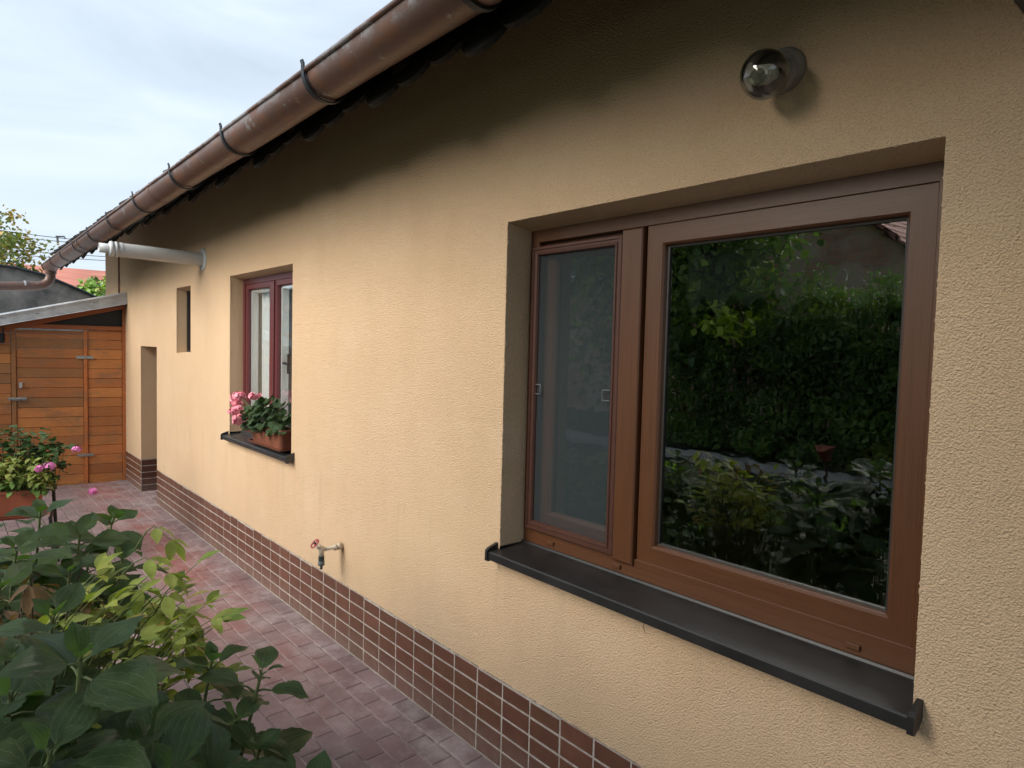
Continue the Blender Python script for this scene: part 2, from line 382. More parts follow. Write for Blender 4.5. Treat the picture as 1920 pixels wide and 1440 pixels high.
def lace_pattern(t):
    u = sepx(t, uvc(t))          # u: position inside one point of the edge 0..1, v: distance above the zigzag edge in m
    chk = N(t, 'ShaderNodeTexChecker'); chk.inputs['Scale'].default_value = 1; L(t, mapping(t, uvc(t), (14, 90, 1)), chk.inputs['Vector'])
    band = mathn(t, 'MULTIPLY', mathn(t, 'GREATER_THAN', u[1], .018), mathn(t, 'LESS_THAN', u[1], .055))
    hole = mathn(t, 'MULTIPLY', band, chk.outputs['Fac'])
    return mathn(t, 'MULTIPLY', mathn(t, 'SUBTRACT', 1.0, mathn(t, 'MULTIPLY', hole, .8)), .34)
veil('lace', (0.17, 0.21, 0.20), .5, lace_pattern)
veil('sheer_curtain', (0.93, 0.95, 0.97), .97)
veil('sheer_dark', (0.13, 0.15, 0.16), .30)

# ------------------------------------------------------------------ mesh builder
class MB:
    def __init__(s): s.v = []; s.f = []; s.uv = []; s.c = []; s.sm = []
    def quad(s, pts, uv=None, c=(1, 1, 1), smooth=False):
        i = len(s.v); s.v += [tuple(p) for p in pts]; s.f.append(tuple(range(i, i + len(pts))))
        s.uv.append(uv or [(0, 0)] * len(pts)); s.c.append(c); s.sm.append(smooth)
    def grid(s, rows, uvs=None, c=(1, 1, 1), smooth=True, closed=False):
        i = len(s.v); nr = len(rows); nc = len(rows[0])
        for r_ in rows: s.v += [tuple(p) for p in r_]
        for a in range(nr - 1):
            for b_ in range(nc if closed else nc - 1):
                b2 = (b_ + 1) % nc
                s.f.append((i + a * nc + b_, i + a * nc + b2, i + (a + 1) * nc + b2, i + (a + 1) * nc + b_))
                if uvs: s.uv.append([uvs[a][b_], uvs[a][b2] if b2 else uvs[a][b_], uvs[a + 1][b2] if b2 else uvs[a + 1][b_], uvs[a + 1][b_]])
                else: s.uv.append([(0, 0)] * 4)
                s.c.append(c); s.sm.append(smooth)
    def box(s, x0, x1, y0, y1, z0, z1, c=(1, 1, 1), bev=0.0, fn=None):
        """box with optional chamfer; fn maps points"""
        fn = fn or (lambda p: p)
        if bev <= 0:
            P = [(x0, y0, z0), (x1, y0, z0), (x1, y1, z0), (x0, y1, z0), (x0, y0, z1), (x1, y0, z1), (x1, y1, z1), (x0, y1, z1)]
            P = [fn(p) for p in P]
            lx, lz, ly = x1 - x0, z1 - z0, y1 - y0
            s.quad([P[0], P[1], P[5], P[4]], [(x0, z0), (x1, z0), (x1, z1), (x0, z1)], c)
            s.quad([P[2], P[3], P[7], P[6]], [(x1, z0), (x0, z0), (x0, z1), (x1, z1)], c)
            s.quad([P[3], P[0], P[4], P[7]], [(y1, z0), (y0, z0), (y0, z1), (y1, z1)], c)
            s.quad([P[1], P[2], P[6], P[5]], [(y0, z0), (y1, z0), (y1, z1), (y0, z1)], c)
            s.quad([P[4], P[5], P[6], P[7]], [(x0, y0), (x1, y0), (x1, y1), (x0, y1)], c)
            s.quad([P[3], P[2], P[1], P[0]], [(x0, y1), (x1, y1), (x1, y0), (x0, y0)], c)
            return
        b = min(bev, (x1 - x0) * .45, (y1 - y0) * .45, (z1 - z0) * .45)
        X = (x0, x1); Y = (y0, y1); Z = (z0, z1)
        def pt(i, j, k, ax):
            p = [X[i], Y[j], Z[k]]
            for a_, idx in ((0, i), (1, j), (2, k)):
                if a_ != ax: p[a_] += b if idx == 0 else -b
            return p
        base = len(s.v); idx = {}
        for i in (0, 1):
            for j in (0, 1):
                for k in (0, 1):
                    for ax in (0, 1, 2):
                        idx[(i, j, k, ax)] = len(s.v); s.v.append(tuple(fn(pt(i, j, k, ax))))
        def F(keys):
            ids = [idx[k] for k in keys]
            cen = [sum(s.v[q][a] for q in ids) / len(ids) for a in range(3)]
            s.f.append(tuple(ids))
            uv = []
            for k in keys:
                p = pt(*k); ax = keys[0][3]
                uv.append((p[0], p[2]) if ax == 1 else ((p[1], p[2]) if ax == 0 else (p[0], p[1])))
            s.uv.append(uv); s.c.append(c); s.sm.append(False)
        for k in (0, 1):
            o = [(0, 0), (1, 0), (1, 1), (0, 1)]
            F([(i, j, k, 2) for i, j in (o if k else o[::-1])])
            F([(i, k, j, 1) for i, j in (o if not k else o[::-1])])
            F([(k, i, j, 0) for i, j in (o if k else o[::-1])])
        for k in (0, 1):
            for j in (0, 1):
                F([(0, j, k, 1), (1, j, k, 1), (1, j, k, 2), (0, j, k, 2)])
                F([(j, 0, k, 0), (j, 1, k, 0), (j, 1, k, 2), (j, 0, k, 2)])
                F([(j, k, 0, 0), (j, k, 1, 0), (j, k, 1, 1), (j, k, 0, 1)])
                for i in (0, 1): 
                    if True: pass
        for i in (0, 1):
            for j in (0, 1):
                for k in (0, 1): F([(i, j, k, 0), (i, j, k, 1), (i, j, k, 2)])
    def tube(s, pts, rad, n=10, c=(1, 1, 1), cap=True, arc=None, uvs=False):
        pts = [Vector(p) for p in pts]
        if not isinstance(rad, (list, tuple)): rad = [rad] * len(pts)
        rows = []; prev = None
        for i, p in enumerate(pts):
            d = (pts[min(i + 1, len(pts) - 1)] - pts[max(i - 1, 0)]).normalized()
            if prev is None:
                a = Vector((0, 0, 1)) if abs(d.z) < .9 else Vector((1, 0, 0)); e1 = d.cross(a).normalized()
            else: e1 = (prev - d * prev.dot(d)).normalized()
            e2 = d.cross(e1); prev = e1
            rows.append([p + (e1 * math.cos(2 * PI * k / n) + e2 * math.sin(2 * PI * k / n)) * rad[i] for k in range(n)])
        s.grid(rows, None, c, True, True)
        if cap:
            for r_ in (rows[0][::-1], rows[-1]): s.quad(r_, None, c)
    def lathe(s, prof, o, axis, n=24, c=(1, 1, 1)):
        axis = Vector(axis).normalized(); a = Vector((0, 0, 1)) if abs(axis.z) < .9 else Vector((1, 0, 0))
        e1 = axis.cross(a).normalized(); e2 = axis.cross(e1); o = Vector(o)
        s.grid([[o + axis * h + (e1 * math.cos(2 * PI * k / n) + e2 * math.sin(2 * PI * k / n)) * r_ for k in range(n)] for r_, h in prof], None, c, True, True)
    def build(s, name, material, parent=None, loc=None):
        me = bpy.data.meshes.new(name)
        me.from_pydata([tuple(v) for v in s.v], [], s.f); 
        uvl = me.uv_layers.new(name='UVMap'); ca = me.color_attributes.new('tint', 'FLOAT_COLOR', 'CORNER')
        uu = []; cc = []
        for uv, c in zip(s.uv, s.c):
            for q in uv: uu += [q[0], q[1]]; cc += [c[0], c[1], c[2], 1.0]
        uvl.data.foreach_set('uv', uu); ca.data.foreach_set('color', cc)
        me.polygons.foreach_set('use_smooth', s.sm)
        me.materials.append(MATS[material] if isinstance(material, str) else material)
        me.update()
        o = bpy.data.objects.new(name, me); col.objects.link(o)
        if parent is not None:
            o.parent = parent
            # geometry is written in world space: undo the parents' offset
            w = Matrix.Identity(4); q = parent
            off = Vector((0, 0, 0))
            while q is not None:
                off += q.location; q = q.parent
            o.location = -off
        return o
def thing(name, label, cat, loc=(0, 0, 0), group=None):
    o = bpy.data.objects.new(name, None); col.objects.link(o); o.location = loc
    o.empty_display_size = .1
    o['label'] = label; o['category'] = cat
    if group: o['group'] = group
    return o
def tag(o, label, cat, group=None, kind=None):
    o['label'] = label; o['category'] = cat
    if group: o['group'] = group
    if kind: o['kind'] = kind
    return o
def struct(o): o['kind'] = 'structure'; return o

def ring(mb, x0, x1, z0, z1, prof, c=(1, 1, 1)):
    """sweep a profile [(inset, y)...] round a rectangle; uv u runs along each member"""
    for (i0, y0), (i1, y1) in zip(prof[:-1], prof[1:]):
        d0 = math.hypot(i0, y0); 
        A = [(x0 + i0, y0, z0 + i0), (x1 - i0, y0, z0 + i0), (x1 - i0, y0, z1 - i0), (x0 + i0, y0, z1 - i0)]
        B = [(x0 + i1, y1, z0 + i1), (x1 - i1, y1, z0 + i1), (x1 - i1, y1, z1 - i1), (x0 + i1, y1, z1 - i1)]
        va = i0 + y0 * 1.7; vb = i1 + y1 * 1.7
        for k in range(4):
            k2 = (k + 1) % 4
            h = 0 if k % 2 == 0 else 2
            o = k * .37
            mb.quad([A[k], A[k2], B[k2], B[k]], [(A[k][h] + o, va + o), (A[k2][h] + o, va + o), (B[k2][h] + o, vb + o), (B[k][h] + o, vb + o)], c)

# ------------------------------------------------------------------ house
HEADS = {}
house = thing('house', 'yellow stuccoed house wall with brown windows, tiled plinth and long copper-brown gutter', 'house', (0, 0, 0))
NW = dict(x0=-1.885, x1=-0.49, z0=0.834, z1=2.029, d=.125)
FW = dict(x0=-4.93, x1=-3.825, z0=0.925, z1=2.034, d=.10)
SL = dict(x0=-6.33, x1=-5.90, z0=1.46, z1=2.022, d=.086)
RC = dict(x0=-7.68, x1=-7.02, z0=-.10, z1=1.503, d=.34)
WX0, WX1, WZ1, PZ = -9.54, 4.0, 3.05, 0.332
holes = [NW, FW, SL, RC]
w = MB()
xs = sorted({WX0, WX1} | {h['x0'] for h in holes} | {h['x1'] for h in holes})
zs = sorted({PZ, WZ1} | {h['z0'] for h in holes if h['z0'] > PZ} | {h['z1'] for h in holes})
for a, b_ in zip(xs[:-1], xs[1:]):
    for c0, c1 in zip(zs[:-1], zs[1:]):
        cx, cz = (a + b_) / 2, (c0 + c1) / 2
        if any(h['x0'] < cx < h['x1'] and h['z0'] < cz < h['z1'] for h in holes): continue
        if c1 in (NW['z0'], FW['z0']) and any(abs(h['x0'] - a) < .01 and h['z0'] == c1 for h in (NW, FW)): w.quad([(a, 0, c0), (b_, 0, c0), (b_, 0, c1 - .032), (a, 0, c1 - .032)])
        else: w.quad([(a, 0, c0), (b_, 0, c0), (b_, 0, c1), (a, 0, c1)])
for h in holes:
    x0, x1, z0, z1, d = h['x0'], h['x1'], max(h['z0'], -.1), h['z1'], h['d']
    drop = .020
    zb = PZ if h is RC else z0
    w.quad([(x0, 0, zb), (x0, d, zb), (x0, d, z1 - drop), (x0, 0, z1)][::-1])
    w.quad([(x1, 0, zb), (x1, d, zb), (x1, d, z1 - drop), (x1, 0, z1)])
    w.quad([(x0, 0, z1), (x0, d, z1 - drop), (x1, d, z1 - drop), (x1, 0, z1)])
    if h is SL: w.quad([(x0, 0, z0), (x1, 0, z0), (x1, d, z0 + .012), (x0, d, z0 + .012)])
    elif h is not RC: w.quad([(x0, 0, z0 - .03), (x1, 0, z0 - .03), (x1, d, z0 - .02), (x0, d, z0 - .02)])
# end wall, top, back
w.quad([(WX0, 6.5, 0), (WX0, 0, 0), (WX0, 0, WZ1), (WX0, 6.5, WZ1)])
w.quad([(WX0, 0, WZ1), (WX0, 3.25, WZ1 + 2.0), (WX0, 6.5, WZ1)])
w.quad([(WX1, 0, 0), (WX1, 6.5, 0), (WX1, 6.5, WZ1), (WX1, 3.25, WZ1 + 2.0), (WX1, 0, WZ1)])
w.quad([(WX0, 6.5, 0), (WX0, 6.5, WZ1), (WX1, 6.5, WZ1), (WX1, 6.5, 0)])
# rough rounded arrises round the openings and along the plinth
def rough_edge(mb, a, b_, r0=.0035, amp=.0035, seed=0, step=.006):
    a = Vector(a); b_ = Vector(b_); n = max(6, int((b_ - a).length / step)); pts = []; rr = []
    for i in range(n + 1):
        p = a.lerp(b_, i / n)
        k = noise.noise(p * 95 + Vector((seed, 0, 0))) + .6 * noise.noise(p * 210)
        rr.append(max(.0012, r0 + amp * k)); pts.append(p + Vector((0, .002, 0)))
    mb.tube(pts, rr, 6, cap=False)
for h in holes:
    x0, x1, z0, z1 = h['x0'], h['x1'], max(h['z0'], PZ), h['z1']
    st = .006 if h is NW else .02
    i = .0025
    rough_edge(w, (x0 - i, i, z0), (x0 - i, i, z1), step=st); rough_edge(w, (x1 + i, i, z0), (x1 + i, i, z1), step=st, seed=3)
    rough_edge(w, (x0, i, z1 + i), (x1, i, z1 + i), step=st, seed=5)
rough_edge(w, (-7.02, .003, PZ), (1.2, .003, PZ), .004, .006, 9, .009)
rough_edge(w, (-8.6, .003, PZ), (-7.68, .003, PZ), .004, .006, 2, .02)
rough_edge(w, (WX0, .002, .1), (WX0, .002, WZ1), .004, .004, 2, .03)
w.build('wall', 'stucco', house)

# plinth tiles
pl = MB(); gr = MB()
zrow = [.330, .2665, .199, .1325, .066, -.0005, -.07]
def plinth(xa, xb, first):
    gr.quad([(xa, -.0022, -.12), (xb, -.0022, -.12), (xb, -.0022, PZ), (xa, -.0022, PZ)])
    x = first
    while x < xb:
        l = max(x, xa) + .0027; r_ = min(x + .1523, xb) - .0027
        if r_ - l > .015:
            tcol = random.uniform(.93, 1.07)
            for zt, zb in zip(zrow[:-1], zrow[1:]):
                tt = tcol * random.uniform(.92, 1.08) * .92
                j = random.uniform(-.0012, .0012)
                top = zt - (.0027 if zt < .33 else random.uniform(.001, .010))
                pl.box(l + j, r_ + j, -.0036, .006, zb + .0023, top + random.uniform(-.001, .001), (tt, tt * random.uniform(.95, 1.05), tt), .0022)
        x += .1523
plinth(-7.02, 1.6, -2.760 - .1523 * 28)
po = pl.build('plinth', 'klinker', house); gr.build('grout', 'grout', po); pl = MB(); gr = MB()
plinth(-8.40, -7.6705, -7.70 - .1523 * 5)
# jamb of the recess
for k in range(2):
    for zt, zb in zip(zrow[:-1], zrow[1:]):
        tt = random.uniform(.62, .8)
        pl.box(-7.684, -7.669, .001 + k * .17, .165 + k * .17, zb + .003, zt - .0035, (tt, tt, tt), .002)
po = pl.build('plinth', 'klinker', house)
gr.build('grout', 'grout', po)
gr = MB()
gr.quad([(-7.6705, -.0022, -.12), (-7.6705, .34, -.12), (-7.6705, .34, PZ), (-7.6705, -.0022, PZ)])
gr.build('grout', 'grout', po)
gr = MB()
gr.quad([(-7.02, 0, -.12), (-7.02, 0, PZ), (-7.02, .34, PZ), (-7.02, .34, -.12)])
gr.build('grout', 'grout', po)
ck = MB(); ck.tube([(-1.209, -.003, .790), (-1.206, -.004, .770), (-1.210, -.003, .755), (-1.202, -.003, .737)], [.0012, .0009, .0008, .0004], 5); ck.build('hairline_crack', 'seal_black', house)
# recess back: a low brown door
dm = MB(); dm.box(-7.68, -7.02, .34, .38, -.1, 1.51, bev=.004)
for k in range(4): dm.box(-7.64 + k * .15, -7.50 + k * .15, .333, .345, .05, 1.42, bev=.004)
dm.build('door', 'plaster_reveal_wood', house)

# window sub-builder pieces ------------------------------------------
def part_empty(name, parent):
    o = bpy.data.objects.new(name, None); col.objects.link(o); o.parent = parent; o.empty_display_size = .05; return o

# near window: frame is the part; sashes, panes, screen are sub-parts
Y = .118
f = MB()
ring(f, -1.90, -.475, .815, 2.025, [(0, Y + .07), (0, Y), (.058, Y), (.060, Y + .003), (.060, Y + .05)])
# mullion
ring(f, -1.434, -1.350, .882, 1.962, [(0, Y + .05), (0, Y - .008), (.004, Y - .012), (.0419, Y - .012)])
# bottom member is deeper
f.box(-1.84, -.53, Y + .0006, Y + .05, .86, .902, bev=.002)
frame = f.build('window', 'oak_foil', house)
frame['label'] = 'large wood-brown window with fixed pane and narrow screened casement'
s = MB(); ring(s, -1.345, -.530, .893, 1.968, [(0, Y + .03), (0, Y + .008), (.004, Y + .004), (.060, Y + .004), (.066, Y + .010), (.0685, Y + .022), (.0685, Y + .04)])
s.build('sash', 'oak_foil', frame)
s = MB(); ring(s, -1.345 + .0685, -.530 - .0685, .893 + .0685, 1.968 - .0685, [(0, Y + .0222), (.006, Y + .0232), (.006, Y + .04)])
s.build('seal', 'seal_black', frame)
g = MB(); g.quad([(-1.285, Y + .030, .95), (-.590, Y + .030, .95), (-.590, Y + .030, 1.91), (-1.285, Y + .030, 1.91)]); g.build('pane', 'pane_glass', frame)
s = MB(); ring(s, -1.84, -1.434, .90, 1.965, [(0, Y + .052), (0, Y + .030), (.052, Y + .030), (.062, Y + .038), (.064, Y + .06)])
s.build('sash', 'oak_foil', frame)
g = MB(); g.quad([(-1.79, Y + .05, .95), (-1.49, Y + .05, .95), (-1.49, Y + .05, 1.92), (-1.79, Y + .05, 1.92)]); g.build('pane', 'pane_glass', frame)
s = MB(); ring(s, -1.866, -1.432, .893, 1.948, [(0, Y + .001), (0, Y - .010), (.003, Y - .013), (.011, Y - .013), (.013, Y - .009), (.020, Y - .009), (.022, Y - .013), (.030, Y - .012), (.034, Y - .004), (.034, Y + .006)])
s.build('screen_frame', 'screen_frame_brown', frame)
g = MB(); g.quad([(-1.835, Y + .0005, .925), (-1.463, Y + .0005, .925), (-1.463, Y + .0005, 1.916), (-1.835, Y + .0005, 1.916)]); g.build('insect_screen', 'insect_mesh', frame)
for xx in (-1.829, -1.469):
    q = MB(); sg = 1 if xx < -1.6 else -1
    q.tube([(xx, Y - .008, 1.405), (xx + sg * .028, Y - .012, 1.405), (xx + sg * .028, Y - .012, 1.440), (xx, Y - .008, 1.440)], .0022, 6)
    q.build('pull_tab', 'tap_grey', frame)
for xx in (-1.75, -1.435, -.68):
    q = MB(); q.box(xx, xx + .034, Y - .008, Y + .004, .855, .869, bev=.002); q.build('drain_cap', 'oak_foil', frame)
def sill(x0, x1, z, d, proj, m_, parent, back=.026, lip=.030):
    s = MB()
    zf = z - .012
    prof = [(d - .002, z + back), (d - .008, z + back), (d - .012, z + .004), (d - .020, z), (-proj + .004, zf), (-proj, zf - .004), (-proj - .001, zf - lip), (-proj + .006, zf - lip - .004)]
    n = 20
    xsn = [x0 + (x1 - x0) * i / n for i in range(n + 1)]
    for (ya, za), (yb, zb) in zip(prof[:-1], prof[1:]):
        s.quad([(x1, ya, za), (x0, ya, za), (x0, yb, zb), (x1, yb, zb)])
    s.quad([(x1, -proj + .006, zf - lip - .004), (x0, -proj + .006, zf - lip - .004), (x0, -.001, zf - lip * .6), (x1, -.001, zf - lip * .6)])
    so_ = s.build('sill', m_, parent)
    for xx, sg in ((x0, -1), (x1, 1)):
        e = MB()
        P = [(d - .004, z + .022), (.0, z + .014), (-proj + .004, zf + .012), (-proj - .006, zf + .004), (-proj - .007, zf - lip - .004), (-proj + .006, zf - lip - .008), (-.001, zf - lip * .6)]
        a0, a1 = (xx - .010, xx + .003) if sg < 0 else (xx - .003, xx + .010)
        e.quad([(a0, y_, z_) for y_, z_ in P][::-1]); e.quad([(a1, y_, z_) for y_, z_ in P])
        for i in range(len(P)):
            j = (i + 1) % len(P)
            e.quad([(a0, *P[i]), (a1, *P[i]), (a1, *P[j]), (a0, *P[j])])
        e.build('sill_end_cap', m_, parent)
    return so_
sill(-1.897, -.480, .832, Y, .046, 'sill_black', frame, .010)
# interior
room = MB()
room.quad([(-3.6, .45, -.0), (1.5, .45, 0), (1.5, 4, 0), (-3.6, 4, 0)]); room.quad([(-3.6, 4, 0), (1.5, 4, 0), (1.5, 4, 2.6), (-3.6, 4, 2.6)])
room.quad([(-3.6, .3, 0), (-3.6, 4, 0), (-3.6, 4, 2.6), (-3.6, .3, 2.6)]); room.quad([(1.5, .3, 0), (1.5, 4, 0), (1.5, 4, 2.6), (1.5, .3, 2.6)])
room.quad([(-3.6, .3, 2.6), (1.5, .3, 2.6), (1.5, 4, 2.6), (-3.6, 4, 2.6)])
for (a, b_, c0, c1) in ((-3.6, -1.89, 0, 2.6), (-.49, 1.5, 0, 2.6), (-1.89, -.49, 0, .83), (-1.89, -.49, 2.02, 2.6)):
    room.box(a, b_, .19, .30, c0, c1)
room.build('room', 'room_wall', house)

# far window ----------------------------------------------------------
Y2 = .092
f = MB()
ring(f, -4.945, -3.81, .905, 2.03, [(0, Y2 + .06), (0, Y2), (.052, Y2), (.054, Y2 + .05)])
f.box(-4.405, -4.345, Y2 - .006, Y2 + .05, .955, 1.975, bev=.004)
fr2 = f.build('window', 'red_frame', house)
fr2['label'] = 'narrow wine-red two-casement window behind the flower box'
for (a, b_) in ((-4.893, -4.405), (-4.345, -3.862)):
    s = MB(); ring(s, a, b_, .957, 1.978, [(0, Y2 + .02), (0, Y2 + .006), (.034, Y2 + .006), (.040, Y2 + .018), (.040, Y2 + .04)]); s.build('sash', 'red_frame', fr2)
    g = MB(); g.quad([(a + .03, Y2 + .026, .985), (b_ - .03, Y2 + .026, .985), (b_ - .03, Y2 + .026, 1.95), (a + .03, Y2 + .026, 1.95)]); g.build('pane', 'pane_glass_clear', fr2)
    s = MB(); ring(s, a + .03, b_ - .03, .985, 1.95, [(0, Y2 + .05), (0, Y2 + .032), (.026, Y2 + .032), (.030, Y2 + .075)]); s.build('inner_sash', 'white_pvc', fr2)
s = MB(); s.box(-4.264, -4.250, Y2 + .055, Y2 + .07, 1.37, 1.50, bev=.003); s.tube([(-4.257, Y2 + .045, 1.44), (-4.257, Y2 + .03, 1.44), (-4.17, Y2 + .03, 1.435)], .008, 8); s.build('handle', 'black_metal', fr2)
sill(-4.950, -3.785, .915, Y2, .046, 'sill_grey', fr2, .02, .028)
room = MB()
room.quad([(-5.6, .17, 0), (-5.6, 3, 0), (-5.6, 3, 2.6), (-5.6, .17, 2.6)]); room.quad([(-3.62, .17, 0), (-3.62, 3, 0), (-3.62, 3, 2.6), (-3.62, .17, 2.6)])
room.quad([(-5.6, 3, 0), (-3.62, 3, 0), (-3.62, 3, 2.6), (-5.6, 3, 2.6)]); room.quad([(-5.6, .17, 2.3), (-3.62, .17, 2.3), (-3.62, 3, 2.3), (-5.6, 3, 2.3)])
room.quad([(-5.6, .17, .3), (-3.62, .17, .3), (-3.62, 3, .3), (-5.6, 3, .3)])
for (a, b_, c0, c1) in ((-5.6, -4.93, .3, 2.3), (-3.81, -3.62, .3, 2.3), (-4.93, -3.81, .3, .92), (-4.93, -3.81, 2.03, 2.3)):
    room.box(a, b_, .17, .26, c0, c1)
room.build('room', 'room_light', house)
# slit window
s = MB(); ring(s, -6.335, -5.895, 1.455, 2.015, [(0, .15), (0, .084), (.03, .084), (.035, .12)])
sw = s.build('window', 'black_metal', house); sw['label'] = 'small dark slit window with a deep reveal'
g = MB(); g.quad([(-6.31, .11, 1.48), (-5.92, .11, 1.48), (-5.92, .11, 1.99), (-6.31, .11, 1.99)]); g.build('pane', 'pane_glass', sw)
g = MB(); g.quad([(-6.33, .25, 1.46), (-5.9, .25, 1.46), (-5.9, .25, 2.02), (-6.33, .25, 2.02)]); g.build('backing', 'seal_black', sw)

# roof ------------------------------------------------------------------
TS = math.tan(R(33))
def roofz(y): return 2.545 + (y + .47) * TS          # underside
rf = MB()
XA, XB = -9.95, 4.4
rf.quad([(XA, -.44, roofz(-.44)), (XA, 3.25, roofz(3.25)), (XB, 3.25, roofz(3.25)), (XB, -.44, roofz(-.44))])
rf.quad([(XA, 3.25, roofz(3.25)), (XA, 7, roofz(-.5)), (XB, 7, roofz(-.5)), (XB, 3.25, roofz(3.25))])
rf.box(XA, XB, -.46, -.435, 2.50, 2.59)
x = -9.86
while x < 4.3:      # rafter tails
    rf.box(x - .04, x + .04, -.43, .02, 0, .11, fn=lambda p: (p[0], p[1], p[2] + roofz(p[1]) - .112))
    x += .88
roof = rf.build('roof', 'soffit_wood', house)
tl = MB()
def beaver(x, y, z, wd, ln, slope, th, tt, roll=0.0, rnd_=.42):
    """flat clay tile with a round tip; (x,y,z) is the tip, it runs inward and up"""
    n = 7; outl = []
    for k in range(n + 1):
        a = PI * k / n
        outl.append((-math.cos(a) * wd / 2, rnd_ * wd - math.sin(a) * rnd_ * wd))
    outl += [(wd / 2, ln), (-wd / 2, ln)]
    cs, sn = math.cos(slope), math.sin(slope)
    def P(u, v, h): return (x + u, y + v * cs - h * sn, z + v * sn + h * cs + u * roll)
    top = [P(u, v, th) for u, v in outl]; bot = [P(u, v, 0) for u, v in outl]
    c = (tt, tt, tt)
    tl.quad(top[::-1], None, c); tl.quad(bot, None, c)
    for i in range(len(outl)):
        j = (i + 1) % len(outl); tl.quad([bot[i], top[i], top[j], bot[j]], None, c)
x = XA
i = 0
while x < XB:
    # lowest course: tips hang behind the gutter, tint darkened as painted eave shade
    s_ = random.uniform(-1, 1)
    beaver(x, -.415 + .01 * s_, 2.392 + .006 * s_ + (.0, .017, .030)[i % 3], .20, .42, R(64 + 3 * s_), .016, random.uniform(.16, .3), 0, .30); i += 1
    for c_ in range(15):
        if x > -3.5 and c_ > 1: break
        off = .093 if c_ % 2 else 0
        yy = -.515 + c_ * .265
        beaver(x + off, yy, roofz(yy) + .052 + random.uniform(-.004, .012), .182, .40, R(31 + random.uniform(-2, 1)), .018, random.uniform(.7, 1.5), random.uniform(-.05, .05))
    x += .187
tl.build('roof_tiles', 'roof_tile', roof)
rg = MB(); rg.tube([(XA, 3.25, roofz(3.25) + .08), (XB, 3.25, roofz(3.25) + .08)], .12, 12); rg.build('ridge', 'roof_tile', roof)
# verge board at far gable
vb = MB(); vb.box(XA - .02, XA, -.46, 3.25, -.10, .05, fn=lambda p: (p[0], p[1], p[2] + roofz(p[1]))); vb.build('verge_board', 'soffit_wood', roof)

# gutter
def gz(x): return 2.513 + .009 * (x + 2)
gt = MB()
Rg = .078; GY = -.522
def halfsec(x, r_):
    z = gz(x); return [(x, GY - r_ * math.cos(a), z - r_ * math.sin(a)) for a in [PI * k / 20 for k in range(21)]]
sag = lambda x: .002 * math.sin(x * 3.7)
XS = [-10.0 + i * .1 for i in range(145)]
gt.grid([halfsec(x, Rg + sag(x)) for x in XS]); gt.grid([halfsec(x, Rg - .003)[::-1] for x in XS])
gt.tube([(x, GY - Rg - .002, gz(x) + .004) for x in XS], .0085, 8)       # rolled front bead
for xj in (-7.35, -4.6, -.95, 1.8):       # lapped joints
    gt.grid([halfsec(x, Rg + .004) for x in (xj, xj + .05)])
gt.quad(halfsec(-10.0, Rg))
gutter = gt.build('gutter', 'gutter_paint', house)
for xh in (-2.28, -3.16, -4.04, -4.94, -5.83, -6.68, -7.52, -8.38, -9.18, -9.93, -1.40, -.50, .4, 1.3, 2.2, 3.1):
    hk = MB(); z = gz(xh); rr = Rg + .006
    pts = []
    tilt = random.uniform(-.006, .006)
    pts.append((xh - .004 + tilt, GY - rr - .004, z + .034)); pts.append((xh + tilt, GY - rr - .001, z + .022))
    for k in range(15):
        a = PI * k / 14; pts.append((xh, GY - rr * math.cos(a), z - rr * math.sin(a)))
    pts.append((xh, GY + rr + .02, z + .06)); pts.append((xh, GY + rr + .12, z + .12))
    rows = []
    for (px_, py_, pz_) in pts: rows.append([(px_ - .011, py_, pz_), (px_ + .011, py_, pz_)])
    hk.grid(rows)
    rows2 = []
    for (px_, py_, pz_) in pts:
        d = Vector((0, py_ - GY, pz_ - z)); d = d.normalized() * .005
        rows2.append([(px_ - .011, py_ + d.y, pz_ + d.z), (px_ + .011, py_ + d.y, pz_ + d.z)])
    hk.grid(rows2)
    for k in range(len(rows) - 1):
        for e in (0, 1): hk.quad([rows[k][e], rows[k + 1][e], rows2[k + 1][e], rows2[k][e]])
    hk.build('gutter_bracket', 'hook_metal', gutter)
dp = MB()
dp.tube([(-9.88, GY, 2.38), (-9.88, GY, 2.30), (-9.88, GY - .02, 2.245), (-9.88, GY - .07, 2.20), (-9.88, GY - .14, 2.182), (-9.86, -1.2, 2.13), (-9.84, -2.4, 2.06)], .052, 16)
dp.tube([(-9.88, GY, 2.41), (-9.88, GY, 2.34)], .062, 16)
dp.tube([(-9.88, -.74, 2.181), (-9.88, -.755, 2.180)], .056, 16)
dp.build('downpipe', 'gutter_paint', house)
cb = MB(); cb.tube([(-9.88, -.765, 2.179), (-9.88, -.785, 2.178)], .0565, 16); cb.build('pipe_collar', 'zinc', house)
# beam end under the eave at the near end
be = MB(); be.box(-.345, -.22, -.34, .0, 2.155, 2.26, bev=.03); be.box(-.32, -.24, -.30, .0, 2.26, 2.75); be.build('eave_beam', 'soffit_wood', house)

